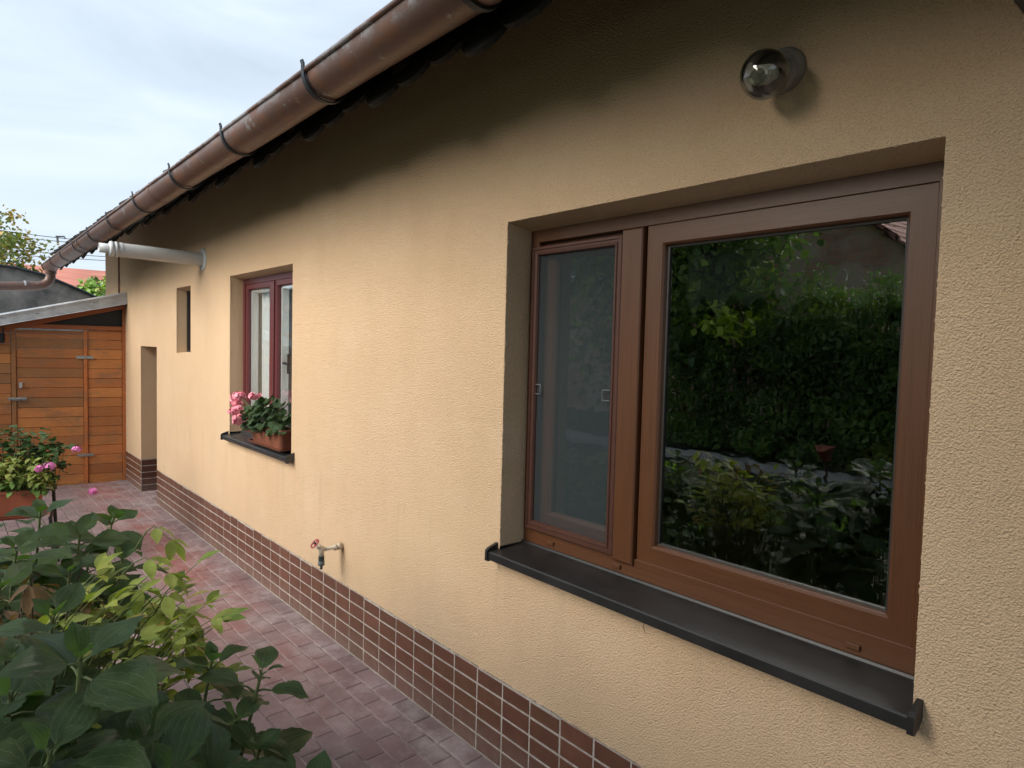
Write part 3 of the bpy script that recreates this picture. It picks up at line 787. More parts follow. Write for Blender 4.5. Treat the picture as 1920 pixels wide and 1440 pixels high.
# ------------------------------------------------------------------ things on the wall
lamp = thing('wall_lamp', 'round wall lamp with smoky glass globe and spiral bulb above the large window', 'lamp', (-.847, 0, 2.262))
q = MB(); q.lathe([(0, .0), (.062, 0), (.062, -.0)] and [(.054, 0), (.054, .012), (.051, .020), (.047, .026), (.044, .030), (.0, .030)], (-.847, 0, 2.262), (0, -1, 0), 32); q.lathe([(.048, .018), (.045, .056), (.040, .058), (0, .058)], (-.847, 0, 2.262), (0, -1, -.36), 32); q.build('base', 'lamp_base_mat', lamp)
q = MB(); prof = [(.041, .045), (.046, .055)] + [(.057 * math.sin(a), .100 - .050 * math.cos(a)) for a in [R(60 + 10 * k) for k in range(12)]] + [(0.001, .150)]
q.lathe(prof, (-.847, 0, 2.262), (0, -1, -.36), 32); q.build('globe', 'lamp_glass', lamp)
q = MB()
for sgn in (0, PI):
    pts = []
    for k in range(40):
        a = k * .32 + sgn; pts.append((-.847 + .019 * math.cos(a), -.072 - k * .00145, 2.262 - .026 - k * .0005 + .019 * math.sin(a)))
    q.tube(pts, .0048, 8)
q.lathe([(.016, .035), (.016, .075), (0, .075)], (-.847, 0, 2.262), (0, -1, -.36), 16); q.build('bulb', 'bulb_white', lamp)

tap = thing('outdoor_tap', 'garden tap with red handwheel and grey hose connector above the tiled plinth', 'tap', (-3.15, 0, .519))
q = MB()
q.lathe([(.0, -.005), (.014, 0), (.014, .012), (.017, .013), (.017, .028), (.0125, .030), (.0125, .036), (.0165, .037), (.0165, .045), (.009, .047), (.009, .118), (.0, .118)], (-3.155, 0, .528), (0, -1, -.02), 16)
q.lathe([(.0, -.040), (.012, -.040), (.013, -.012), (.016, 0), (.013, .014), (0, .014)], (-3.155, -.115, .530), (0, 0, 1), 14)
q.lathe([(.010, .0), (.0135, .012), (.0135, .020), (.010, .022), (.007, .034), (0, .034)], (-3.155, -.119, .536), (-.05, -.72, .70), 12)
q.build('body', 'tap_body', tap)
q = MB(); hc = Vector((-3.158, -.149, .564)); ax = Vector((-.05, -.72, .70)).normalized(); e1 = ax.cross(Vector((0, 0, 1))).normalized(); e2 = ax.cross(e1)
q.tube([hc + (e1 * math.cos(2 * PI * k / 20) + e2 * math.sin(2 * PI * k / 20)) * .024 for k in range(21)], .0036, 8)
for k in range(3):
    a = 2 * PI * k / 3 + .4; q.tube([hc, hc + (e1 * math.cos(a) + e2 * math.sin(a)) * .023], .0028, 6)
q.build('handwheel', 'tap_red', tap)
q = MB(); q.tube([hc - ax * .012, hc + ax * .006], .006, 10); q.build('spindle', 'tap_black', tap)
q = MB(); q.tube([(-3.155, -.115, .496), (-3.155, -.115, .470)], .0148, 14); q.build('rubber_collar', 'tap_black', tap)
q = MB(); q.lathe([(.0145, .0), (.0155, -.004), (.0165, -.012), (.0165, -.022), (.009, -.028), (.007, -.030), (.007, -.044), (0, -.044)], (-3.155, -.115, .471), (0, 0, 1), 16); q.build('hose_connector', 'tap_grey', tap)

flue = thing('flue_pipe', 'white flue pipe sticking out of the wall below the eaves', 'pipe', (-5.56, 0, 2.2))
q = MB(); q.tube([(-5.56, -.01, 2.203), (-5.56, -.60, 2.213)], .051, 28); q.lathe([(.0, .585), (.055, .585), (.055, .60), (.051, .602), (.051, .612), (.055, .614), (.055, .632), (.045, .638), (.0, .638)], (-5.56, 0, 2.203), (0, -1, .017), 28)
q.tube([(-5.56, -.555, 2.2125), (-5.56, -.567, 2.2127)], .0535, 28); q.build('outer_pipe', 'white_plastic', flue)
q = MB(); q.lathe([(.034, .63), (.034, .70), (.030, .70), (.030, .64)], (-5.56, 0, 2.203), (0, -1, .017), 24); q.build('inner_pipe', 'white_plastic', flue)
q = MB(); q.lathe([(.0, .013), (.040, .013), (.085, .010), (.090, .004), (.090, 0)], (-5.56, 0, 2.203), (0, -1, 0), 32); q.build('wall_flange', 'white_plastic', flue)
q = MB(); q.tube([(-8.68, -.012, 2.60), (-8.68, -.012, 2.085)], .008, 8); tag(q.build('conduit', 'rusty_rod'), 'thin rusty brown rod running down the far end of the wall', 'rod')

# flower box on the far sill
fb = thing('flower_box', 'small brown plastic flower box with saucer on the far window sill', 'flower box', (-4.2, .02, .92))
def trough(mb, cx, cy, z, lx, ly, h, taper=.82, u=(1, 0), rim=.010):
    ux, uy = u; vx, vy = -uy, ux
    def sec(fx, zz, n=6):
        pts = []
        a, b_ = lx / 2 * fx, ly / 2 * fx if fx < 1 else ly / 2 + (fx - 1) * lx / 2
        b_ = ly / 2 - (lx / 2 - a) * .55
        rr = min(.03, b_ * .5)
        for (qx, qy, a0) in ((a - rr, b_ - rr, 0), (-a + rr, b_ - rr, 90), (-a + rr, -b_ + rr, 180), (a - rr, -b_ + rr, 270)):
            for k in range(n + 1):
                an = R(a0 + 90 * k / n); X_ = qx + rr * math.cos(an); Y_ = qy + rr * math.sin(an)
                pts.append((cx + X_ * ux + Y_ * vx, cy + X_ * uy + Y_ * vy, zz))
        return pts
    t0 = 1 - (ly * .5 * .28) / (lx / 2)
    rows = [sec(t0, z), sec(t0 + (1 - t0) * .9, z + h * .86), sec(1 + rim / lx, z + h * .88), sec(1 + rim / lx, z + h), sec(1 - rim / lx, z + h), sec(t0 + (1 - t0) * .8, z + h * .85)]
    mb.grid(rows, None, (1, 1, 1), False, True)
    mb.quad(rows[0][::-1]); 
    return sec(t0 + (1 - t0) * .8, z + h * .86)
q = MB(); so1 = trough(q, -4.16, .022, .930, .50, .12, .115); q.build('box', 'pot_brown', fb)
q = MB(); trough(q, -4.16, .022, .918, .56, .135, .016); q.build('saucer', 'pot_brown', fb)
q = MB(); q.quad(so1); q.build('soil', 'soil', fb)

# ------------------------------------------------------------------ curtains
def curtain(name, x0, x1, z0, z1, y, amp, waves, m_, zig=0, n=160, seed=0):
    q = MB(); top = []; bot = []; ut = []; ub = []
    rnd = random.Random(seed)
    for i in range(n + 1):
        s_ = i / n; x = x0 + (x1 - x0) * s_
        yy = y + amp * math.sin(s_ * waves * 2 * PI + .8 * math.sin(s_ * 9 + seed))
        k = ((s_ + .016 * math.sin(s_ * 17) + .009 * math.sin(s_ * 41)) * zig) % 1 if zig else 0
        dz = -(.060 + .022 * math.sin(s_ * 23)) * (1 - abs(2 * k - 1)) if zig else 0
        top.append((x, yy, z1)); bot.append((x, yy + .004, z0 + dz))
    nr = 8 if zig else 2
    rows = []; uvr = []
    for j in range(nr + 1):
        fr_ = j / nr
        rows.append([tuple(Vector(b0).lerp(Vector(t0_), fr_)) for b0, t0_ in zip(bot, top)])
        uvr.append([(i / n * (zig or 1), Vector(bot[i]).lerp(Vector(top[i]), fr_).z - bot[i][2]) for i in range(n + 1)])
    q.grid(rows, uvr); return q.build(name, m_)
tag(curtain('lace_valance', -1.50, -.56, 1.745, 2.02, .205, .010, 9, 'lace', 9, 200, 1), 'short lace valance with zigzag edge hanging in the large window', 'curtain')
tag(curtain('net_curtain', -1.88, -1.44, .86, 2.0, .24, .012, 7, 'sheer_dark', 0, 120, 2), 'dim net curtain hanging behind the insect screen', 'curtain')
tag(curtain('net_curtain', -4.90, -3.80, .97, 2.0, .205, .014, 14, 'sheer_curtain', 0, 220, 4), 'pale blue-white net curtain hanging in the wine-red window', 'curtain')

# ------------------------------------------------------------------ ground
def gnd(y): return .03 * y if y > -1.5 else -.045
g = MB(); g.quad([(-60, -60, -.115), (60, -60, -.115), (60, 60, -.115), (-60, 60, -.115)]); struct(g.build('ground', 'lawn_soil'))
g = MB(); g.quad([(-13.5, -1.50, gnd(-1.5) - .0045), (3, -1.50, gnd(-1.5) - .0045), (3, .5, .5 * .03 - .0045), (-13.5, .5, .5 * .03 - .0045)]); jn = g.build('paving_bed', 'joint_sand'); struct(jn)
pv = MB(); PW, PL = .0895, .179
row = 0; y = -.004
while y > -1.48:
    x = -12.5 + (PL / 2 if row % 2 else 0) + random.uniform(-.01, .01)
    while x < 1.5:
        tt = random.uniform(.90, 1.10); j = random.uniform(-.0022, .0022); rj = random.uniform(-.005, .005); hz = random.uniform(-.0018, .0018)
        wob = .006 * math.sin(x * .9) + .004 * noise.noise(Vector((x * .7, row * .1, 0)))
        cx, cy = x + PL / 2, y - PW / 2
        def fn(p, cx=cx, cy=cy, rj=rj, hz=hz, wob=wob):
            dx, dy = p[0] - cx, p[1] - cy
            X_, Y_ = cx + dx - dy * rj, cy + dy + dx * rj + wob * (1 if row else .0)
            return (X_, Y_, p[2] + gnd(max(Y_, -1.5)) + hz + dx * rj * .15)
        if not (y > -.01 and False):
            pv.box(x + .0022, x + PL - .0022, y - PW + .0022, y - .0022, -.03, 0.0, (tt * random.uniform(.97, 1.05), tt, tt), .0045, fn)
        x += PL
    y -= PW; row += 1
# into the recess
for k in range(4): 
    for r_ in range(3):
        pv.box(-7.665 + k * PL, -7.665 + (k + 1) * PL - .004, .004 + r_ * PW, .004 + (r_ + 1) * PW - .004, -.03, .001, (.95, .9, .9), .004, lambda p: (p[0], p[1], p[2] + .03 * p[1]))
struct(pv.build('paving', 'paver'))
g = MB(); g.grid([[(x * .25 - 8, -1.46 - k * .12, -.035 + .03 * noise.noise(Vector((x * .5, k * .4, 0))) - (.02 if k == 0 else 0)) for x in range(44)] for k in range(12)]); struct(g.build('flower_bed', 'soil'))
g = MB(); g.grid([[(x * .5 - 16, -7.35 - k * .25, -.105 + .02 * noise.noise(Vector((x * .9, k, 3)))) for x in range(50)] for k in range(4)]); struct(g.build('gravel_strip', 'gravel_mat'))
g = MB(); g.quad([(-16, -7.0, -.095), (-16, -7.35, -.095), (8, -7.15, -.095), (8, -6.8, -.095)]); struct(g.build('kerb_path', 'concrete_mat'))

# ------------------------------------------------------------------ shed
A = R(9.4); U = Vector((-math.sin(A), -math.cos(A), 0)); NV = Vector((math.cos(A), -math.sin(A), 0)); S0 = Vector((-8.42, 0, 0))
def SP(p):            # (s along front, n outwards, z)
    v = S0 + U * p[0] + NV * p[1]; return (v.x, v.y, p[2])
def SB(mb, s0, s1, n0, n1, z0, z1, c=(1, 1, 1), bev=.0): mb.box(s0, s1, n0, n1, z0, z1, c, bev, SP)
shed = thing('garden_shed', 'lean-to garden shed of orange-stained boards with metal-edged roof beside the house', 'shed', tuple(S0))
def pc():
    k = random.random(); base = random.uniform(.82, 1.12)
    if k < .12: return (base * .60, base * .74, base * .88)      # weathered greyer board
    if k < .4: return (base * .8, base * .78, base * .8)
    return (base, base * random.uniform(.92, 1.08), base)
def boards(mb, s0, s1, ztop, grey=()):
    z = ztop; i = 0
    while z > -.02:
        zb = max(z - .1045, -.03)
        c = (.60, .70, .80) if i in grey else pc()
        if i not in grey and c[0] < .65 : c = (.85, .85, .85)
        o = random.uniform(-9, 9)
        n0 = len(mb.uv)
        SB(mb, s0, s1, -.016 + random.uniform(-.001, .001), 0.0 + random.uniform(-.0015, .0015), zb + .0028, z, c, .0035)
        for q in range(n0, len(mb.uv)): mb.uv[q] = [(a + o, b_ + o * 3.3) for a, b_ in mb.uv[q]]
        z -= .1045; i += 1
dr = MB(); boards(dr, .392, .975, 1.556, grey=(0, 3, 6)); SB(dr, .392, .975, -.016, 0, 1.559, 1.600, (.9, .9, .9), .003); SB(dr, .392, .975, -.016, .001, 1.603, 1.640, (.6, .62, .7), .003)
door = dr.build('door', 'plank', shed)
pr = MB(); boards(pr, .03, .352, 1.655, grey=()); pr.build('board_wall', 'plank', shed); pr = MB(); boards(pr, 1.022, 2.3, 1.60, grey=(4, 9)); SB(pr, 1.022, 2.3, -.016, .001, 1.603, 1.655, (.75, .6, .65), .003); pr.build('board_wall', 'plank', shed)
ps = MB()
SB(ps, .354, .390, -.03, .014, -.03, 1.655, (1.0, .85, .8), .004); SB(ps, .978, 1.018, -.03, .012, -.06, 1.655, (.62, .72, .85), .004); SB(ps, -.012, .028, -.03, .016, .0, 1.93, (.85, .7, .65), .004)
ps.build('post', 'plank', shed)
ps = MB(); SB(ps, .03, 2.3, -.03, .020, 1.658, 1.705, (.62, .48, .48), .004); ps.build('top_rail', 'plank', shed)
ps = MB(); SB(ps, -.03, 2.3, -.03, .03, -.01, .045, (.62, .45, .45), 0)
for i_, v in enumerate(ps.v):
    pass
ps.v = [(v[0], v[1], v[2] + 1.915 - .262 * ((Vector(v) - S0).dot(U))) for v in ps.v]; ps.build('rafter', 'plank', shed)
ps = MB(); ps.quad([SP((.03, -.045, 1.70)), SP((1.2, -.045, 1.70)), SP((.03, -.045, 2.0))]); ps.build('transom_glass', 'seal_black', shed)
body = MB(); SB(body, .0, 2.3, -3.0, -.07, -.1, 1.40, (1, 1, 1)); body.build('side_wall', 'mouldy_render', shed)
# roof sheet with flashing
rs = MB()
def rz(s): return 2.065 - .262 * s
def rp(s, n, dz): v = S0 + U * s + NV * n; return (v.x, v.y, rz(s) + dz)
sgrid = [-.055 + .2 * k for k in range(14)]
rs.grid([[rp(s, -3.2, .05), rp(s, .05, .02), rp(s, .105, .004), rp(s, .118, 0.0), rp(s, .112, -.035), rp(s, .112, -.112 + .012 * s), rp(s, .128, -.118 + .012 * s), rp(s, .10, -.112 + .012 * s)] for s in sgrid], None, (1, 1, 1), False)
rs.quad([rp(-.055, -3.2, .05), rp(-.055, .118, 0), rp(-.055, .112, -.112), rp(-.055, -.03, -.10), rp(-.055, -3.2, -.1)])
rs.build('roof', 'zinc', shed)
def hinge(z):
    h = MB(); SB(h, .300, .455, .0145, .018, z - .016, z + .016, bev=.001)
    h.tube([SP((.372, .021, z - .018)), SP((.372, .021, z + .018))], .006, 8)
    for s_ in (.315, .345, .400, .425, .445): h.tube([SP((s_, .017, z + .004 * (-1) ** int(s_ * 100))), SP((s_, .0205, z + .004 * (-1) ** int(s_ * 100)))], .004, 8)
    h.build('hinge', 'steel', shed)
hinge(1.363); hinge(.303)
h = MB(); SB(h, .892, 1.045, .0125, .016, .907, .940, bev=.001); h.tube([SP((.90, .024, .924)), SP((1.05, .024, .924))], .0065, 8); SB(h, .93, .95, .012, .032, .912, .936, bev=.002); SB(h, .985, 1.0, .012, .032, .912, .936, bev=.002); h.tube([SP((.945, .028, .930)), SP((.945, .05, .938))], .005, 8)
h.build('bolt', 'steel', door)
h = MB(); SB(h, .925, .953, .002, .030, 1.035, 1.095, bev=.004); h.build('handle', 'zinc', door)
h = MB(); SB(h, 1.065, 1.15, .002, .07, 1.50, 1.60, bev=.01); h.tube([SP((1.09, .07, 1.55)), SP((1.07, .10, 1.53)), SP((1.07, .10, 1.66))], .008, 8); tag(h.build('wall_lantern', 'black_metal'), 'small black lantern fixed to the shed boards at the photo edge', 'lantern')

# ------------------------------------------------------------------ leaves
def leaf(mb, o, d, up, ln, wd, fold=.25, droop=.5, c=(1, 1, 1), nl=8, nw=4, serr=.0, tip=1.6, twist=0.0, round_=False, wavy=.0):
    """o base point, d direction, up face normal; droops along its length"""
    d = Vector(d).normalized(); side = d.cross(Vector(up))
    if side.length < 1e-4: side = d.cross(Vector((1, 0, 0)))
    side.normalize(); nrm = side.cross(d).normalized()
    if twist:
        q = Matrix.Rotation(twist, 3, d); side = q @ side; nrm = q @ nrm
    rows = []; uvs = []; p = Vector(o); o0 = random.uniform(0, 6)
    for i in range(nl + 1):
        t_ = i / nl
        ang = -droop * t_
        dd = (d * math.cos(ang) + nrm * math.sin(ang)); nn = (nrm * math.cos(ang) - d * math.sin(ang))
        if i: p = p + dd * (ln / nl)
        if round_: w_ = wd * math.sqrt(max(0, 1 - (2 * t_ - 1) ** 2)) * .98 + .0008
        else:
            w_ = wd * (math.sin(PI * t_ ** .85) ** .85 if 0 < t_ < 1 else 0)
            if t_ > .72: w_ *= 1 - .42 * ((t_ - .72) / .28) ** 1.0 * tip * .6
        w_ = max(w_, .0006)
        if serr and 0 < i < nl: w_ *= 1 + (serr if i % 2 else -serr)
        r_ = []; u_ = []
        for j in range(nw + 1):
            s_ = j / nw * 2 - 1
            hgt = abs(s_) * fold * w_ + wavy * w_ * math.sin(t_ * 9 + o0 + s_) * abs(s_) - .35 * fold * w_ * s_ * s_
            r_.append(p + side * (s_ * w_) + nn * hgt); u_.append(((s_ + 1) / 2, t_))
        rows.append(r_); uvs.append(u_)
    mb.grid(rows, uvs, c)
def vary(c, a=.18): k = random.uniform(1 - a, 1 + a); return (c[0] * k * random.uniform(.94, 1.06), c[1] * k, c[2] * k * random.uniform(.9, 1.1))
def whorl(lf, st, c_, axis, pairs, phase, size, cc=(1, 1, 1), ratio=.72, stemlen=.035):
    """pairs: list of (offset below the apex, elevation of the leaf deg, length factor)"""
    c_ = Vector(c_); axis = Vector(axis).normalized(); a = axis.cross(Vector((0, 1, 0))).normalized(); b_ = axis.cross(a)
    for i, (off, el, lfac) in enumerate(pairs):
        for sgn in (0, PI):
            th = phase + i * PI / 2 + sgn + random.uniform(-.22, .22)
            rad = a * math.cos(th) + b_ * math.sin(th)
            e_ = R(el + random.uniform(-8, 8)); d = rad * math.cos(e_) + axis * math.sin(e_)
            base = c_ - axis * off; ln = size * lfac * random.uniform(.9, 1.08)
            pet = stemlen * lfac
            st.tube([base, base + d * pet * .5 + axis * .004, base + d * pet], [.0028, .0022, .0018], 6)
            leaf(lf, base + d * pet, d, axis, ln, ln * ratio * .5, random.uniform(.18, .38), random.uniform(.35, .85), vary(cc), 18, 6, .045, 1.5, random.uniform(-.3, .3), wavy=random.uniform(.05, .16))
def stem(st, top, base, r0=.006, r1=.0035, n=6, wob=.01):
    top = Vector(top); base = Vector(base); pts = []
    for i in range(n + 1):
        t_ = i / n; p = base.lerp(top, t_); b_ = math.sin(t_ * PI) * wob
        pts.append(p + Vector((b_ * math.sin(base.x * 50), b_ * math.cos(base.x * 37), 0)))
    st.tube(pts, [r0 + (r1 - r0) * i / n for i in range(n + 1)], 7)
BIG = [(0.0, 68, .34), (.012, 42, .62), (.035, 20, .92), (.085, 4, 1.12), (.155, -10, 1.2)]
MEDW = [(0.0, 66, .45), (.01, 40, .75), (.035, 14, 1.0), (.085, -5, 1.1)]
def hydrangea(label, shoots, leafm, low=()):
    cx = sum(s_[0][0] for s_ in shoots) / len(shoots); cy = sum(s_[0][1] for s_ in shoots) / len(shoots)
    t_ = thing('hydrangea', label, 'shrub', (cx, cy, -.04), 'hydrangeas beside the path')
    lf = MB(); st = MB()
    for (pos, ax, size, ph, pairs, base) in shoots:
        whorl(lf, st, pos, ax, pairs, ph, size)
        stem(st, Vector(pos) + Vector(ax) * .0, base)
    for (pos, d, up, ln) in low:
        leaf(lf, pos, d, up, ln, ln * .3, .25, .5, vary((.85, .9, .85)), 12, 6, .035, 1.5, 0, wavy=.07)
    lf.build('foliage', leafm, t_); st.build('stems', 'stem_green', t_)
    return t_
random.seed(21)
# front shoot and its big leaves
FLAT = [(0.0, 62, .34), (.012, 36, .62), (.032, 14, .90), (.080, -2, 1.12), (.15, -14, 1.2)]
TX = (.22, .0, 1)
def root(p, dx=0, dy=-.1): return (p[0] + dx, min(p[1] + dy, -1.30), -.03)
def sh(p, size, ph, pairs, ax=TX): return (p, ax, size, ph, pairs, root(p))
hydrangea('large dark green hydrangea with broad leaves at the near bottom corner', [
    sh((-1.212, -1.417, 1.063), .150, .35, FLAT), sh((-1.28, -1.501, 1.00), .150, 1.2, FLAT),
    sh((-1.100, -1.469, .985), .150, 0.9, FLAT), sh((-1.153, -1.340, .925), .160, .1, FLAT),
    sh((-1.063, -1.320, .905), .145, 1.0, MEDW), sh((-1.031, -1.430, .93), .150, .5, FLAT),
    sh((-1.15, -1.24, .83), .150, 1.4, FLAT), sh((-1.32, -1.60, 1.0), .15, .7, FLAT), sh((-1.25, -1.30, .84), .150, .8, FLAT)
], 'hydrangea_leaf')
hydrangea('slender hydrangea shoots leaning over the edge of the paved path', [
    sh((-1.489, -1.141, .865), .098, .15, MEDW, (.1, .12, 1)), sh((-1.388, -1.070, .862), .085, 1.0, MEDW, (.2, .35, 1)),
    sh((-1.35, -1.136, .800), .120, .5, FLAT, (.2, .2, 1)), sh((-1.29, -1.11, .755), .135, 1.9, FLAT, (.3, .3, 1)),
    sh((-1.428, -1.215, .80), .115, .9, FLAT), sh((-1.19, -1.157, .75), .120, .3, FLAT, (.3, .3, 1)), sh((-1.09, -1.085, .76), .085, .8, MEDW),
    sh((-1.40, -1.20, .66), .13, .3, FLAT)
], 'hydrangea_leaf')
hydrangea('hydrangea with fresh green light-edged leaves in front of the trough', [
    sh((-2.531, -1.343, 1.012), .140, .2, FLAT), sh((-2.446, -1.249, .949), .135, 1.1, FLAT), sh((-2.61, -1.133, .940), .115, .3, MEDW, (.1, .3, 1)),
    sh((-2.328, -1.419, .958), .140, .9, FLAT), sh((-2.227, -1.305, .900), .140, .3, FLAT), sh((-2.363, -1.150, .870), .140, 1.3, FLAT, (.2, .2, 1)),
    sh((-2.087, -1.470, .93), .135, .6, FLAT), sh((-2.28, -1.19, .80), .14, .4, FLAT), sh((-2.5, -1.22, .84), .14, 1.0, FLAT), sh((-2.4, -1.38, .86), .14, .1, FLAT)
], 'hydrangea_leaf_pale')
hydrangea('blue-green hydrangea whorl rising among the yellow leaves', [
    sh((-1.599, -1.412, .997), .110, .9, MEDW), sh((-1.581, -1.473, .944), .115, .2, FLAT), sh((-1.50, -1.42, .93), .12, 1.0, FLAT),
    sh((-1.45, -1.33, .88), .13, .5, FLAT)
], 'hydrangea_leaf')

# peony: compound yellow-green leaves on arching stems
def compound(lf, st, o, tip, n, ln, cc, spread=.9):
    o = Vector(o); tip = Vector(tip); mid = o.lerp(tip, .55) + Vector((0, 0, .05))
    pts = [o, o.lerp(mid, .6) + Vector((0, 0, .01)), mid, tip]; st.tube(pts, [.0022, .002, .0016, .001], 6)
    d = (tip - mid).normalized(); side = d.cross(Vector((0, 0, 1))).normalized()
    leaf(lf, tip, d, (0, 0, 1), ln, ln * .21, .3, .5, vary(cc), 8, 4, 0, 1.4, random.uniform(-.3, .3), wavy=.1)
    for k in range(n):
        b_ = mid.lerp(tip, k / max(n - 1, 1) * .9 + .1)
        for sg in (-1, 1):
            dd = (d * .75 + side * sg * spread + Vector((0, 0, random.uniform(-.1, .25)))).normalized()
            leaf(lf, b_ + dd * .006, dd, (random.uniform(-.3, .3), random.uniform(-.3, .3), 1), ln * random.uniform(.75, 1.0), ln * .19, .3, random.uniform(.3, .8), vary(cc), 8, 4, 0, 1.4, random.uniform(-.4, .4), wavy=.12)
pe = thing('peony', 'yellowing peony with pale lime compound leaves over the path edge', 'plant', (-1.85, -1.35, -.04))
lf = MB(); st = MB()
random.seed(5)
pb = [(-1.9, -1.38, .05), (-1.78, -1.42, .05), (-2.0, -1.45, .05)]
for k in range(80):
    x = random.uniform(-2.05, -1.62); y = random.uniform(-1.40, -1.12); z = .965 - (y + 1.40) * .10 + random.uniform(-.22, .03) - abs(x + 1.85) * .10
    b_ = Vector(random.choice(pb)); p0 = b_.lerp(Vector((x, y - .06, z - .08)), .82)
    st.tube([b_, b_.lerp(p0, .5) + Vector((0, 0, .02)), p0], [.0035, .003, .0022], 6)
    az_ = random.uniform(-.6, 2.2); tip = Vector((x + .07 * math.cos(az_), y + .07 * math.sin(az_), z + random.uniform(-.02, .03)))
    cc = (1, 1, 1) if random.random() < .72 else ((.62, .80, .8) if random.random() < .7 else (1.1, .75, .9))
    compound(lf, st, p0, tip, random.choice((1, 2, 2)), random.uniform(.055, .078), cc)
# the bright sprays that stick out over the path
for (o, tip, ln) in (((-1.93, -1.24, .95), (-1.84, -1.14, .975), .080), ((-1.80, -1.22, .90), (-1.72, -1.13, .905), .085), ((-1.75, -1.18, .80), (-1.66, -1.09, .79), .07), ((-2.02, -1.18, 1.0), (-1.95, -1.11, 1.03), .075), ((-1.88, -1.25, .93), (-1.78, -1.18, .90), .08), ((-1.72, -1.18, .86), (-1.64, -1.13, .845), .075)):
    compound(lf, st, o, tip, 2, ln, (1.15, 1.12, 1.1), .8)
lf.build('foliage', 'peony_leaf', pe); st.build('stems', 'stem_green', pe)
rp_ = thing('withered_shrub', 'withering shrub with rusty pink and brown curled leaves', 'plant', (-2.1, -1.5, -.04))
lf = MB(); st = MB()
for k in range(30):
    x = random.uniform(-2.3, -1.75); y = random.uniform(-1.62, -1.24); z = 1.0 - (y + 1.5) * .1 + random.uniform(-.16, .0)
    b_ = Vector((-2.05, -1.5, 0)); p0 = b_.lerp(Vector((x, y, z)), .9)
    st.tube([b_, b_.lerp(p0, .5) + Vector((0, 0, .05)), p0], [.004, .003, .0018], 6)
    k_ = random.random()
    cc = (1, 1, 1) if k_ < .45 else ((1.35, .55, .9) if k_ < .65 and x < -1.95 else (.75, 1.15, .9))
    compound(lf, st, p0, (x + random.uniform(-.05, .05), y + random.uniform(-.04, .06), z), 1, random.uniform(.05, .075), cc, 1.0)
lf.build('foliage', 'rusty_leaf', rp_); st.build('stems', 'stem_wood', rp_)
# undergrowth that closes the bed below the shrubs
ug = thing('undergrowth_plant', 'low dark leafy plants filling the bed under the hydrangeas', 'plant', (-1.8, -1.45, -.04))
lf = MB()
for k in range(1300):
    x = random.uniform(-3.4, -.75); y = -1.24 - random.random() ** .8 * .42; z = random.uniform(.02, .84) * (1 if y < -1.28 else .8)
    th = random.uniform(0, 2 * PI); leaf(lf, (x, y, z), (math.cos(th), math.sin(th), random.uniform(-.1, .5)), (0, 0, 1), random.uniform(.08, .15), random.uniform(.028, .048), .3, .6, vary((.9, 1.0, .85) if random.random() < .75 else (1.7, 1.5, .9), .3), 6, 4)
lf.build('foliage', 'hydrangea_leaf', ug)

# ------------------------------------------------------------------ trough with balsam, stand, geraniums
tr_ = thing('plant_trough', 'long terracotta plastic trough with saucer on a black stand by the shed', 'planter', (-5.8, -1.42, .35))
q = MB(); so2 = trough(q, -5.62, -1.52, .372, .98, .20, .172, u=(.16, .987)); q.build('trough', 'terracotta_pot', tr_)
q = MB(); trough(q, -5.62, -1.52, .352, 1.04, .235, .022, u=(.16, .987)); q.build('saucer', 'terracotta_pot', tr_)
q = MB(); q.quad(so2); q.build('soil', 'soil', tr_)
q = MB()
uu = Vector((.16, .987, 0)); vv = Vector((-.987, .16, 0)); cc0 = Vector((-5.62, -1.52, 0))
for a_ in (-.53, .53):
    for b_ in (-.13, .13):
        p0 = cc0 + uu * a_ + vv * b_; q.tube([p0 + Vector((0, 0, -.05)) + uu * (.03 if a_ > 0 else -.03), p0 + Vector((0, 0, .62 if b_ > 0 else .36))], .011, 4)
    q.tube([cc0 + uu * a_ + vv * -.13 + Vector((0, 0, .34)), cc0 + uu * a_ + vv * .13 + Vector((0, 0, .34))], .010, 4)
q.tube([cc0 + uu * -.56 + vv * .13 + Vector((0, 0, .10)), cc0 + uu * .56 + vv * .13 + Vector((0, 0, .10))], .010, 4)
q.build('stand', 'black_metal', tr_)
def floret(mb, o, nrm, r_, c=(1, 1, 1), n=5):
    nrm = Vector(nrm).normalized(); a = nrm.cross(Vector((.3, .5, .8))).normalized(); b_ = nrm.cross(a); ph = random.uniform(0, 6)
    for k in range(n):
        t_ = ph + 2 * PI * k / n; d = (a * math.cos(t_) + b_ * math.sin(t_) + nrm * .35)
        leaf(mb, Vector(o), d, nrm, r_, r_ * .42, .15, .6, vary(c, .15), 3, 2, 0, .3, round_=False)
def flowerhead(name, parent, o, rad, m_, n=14, fr=.017):
    n = int(n * 1.3)
    mb = MB(); o = Vector(o)
    for k in range(n):
        v = Vector((random.gauss(0, 1), random.gauss(0, 1), random.gauss(0, 1) + .3)).normalized()
        floret(mb, o + Vector((v.x * 1.15, v.y * 1.15, v.z * .8)) * rad * random.uniform(.5, 1.25), v, fr * random.uniform(.8, 1.15))
    return mb.build(name, m_, parent)
bs = thing('balsam', 'bushy yellow-green plants filling the terracotta trough', 'plant', (-5.62, -1.52, .5))
lf = MB(); st = MB(); random.seed(11)
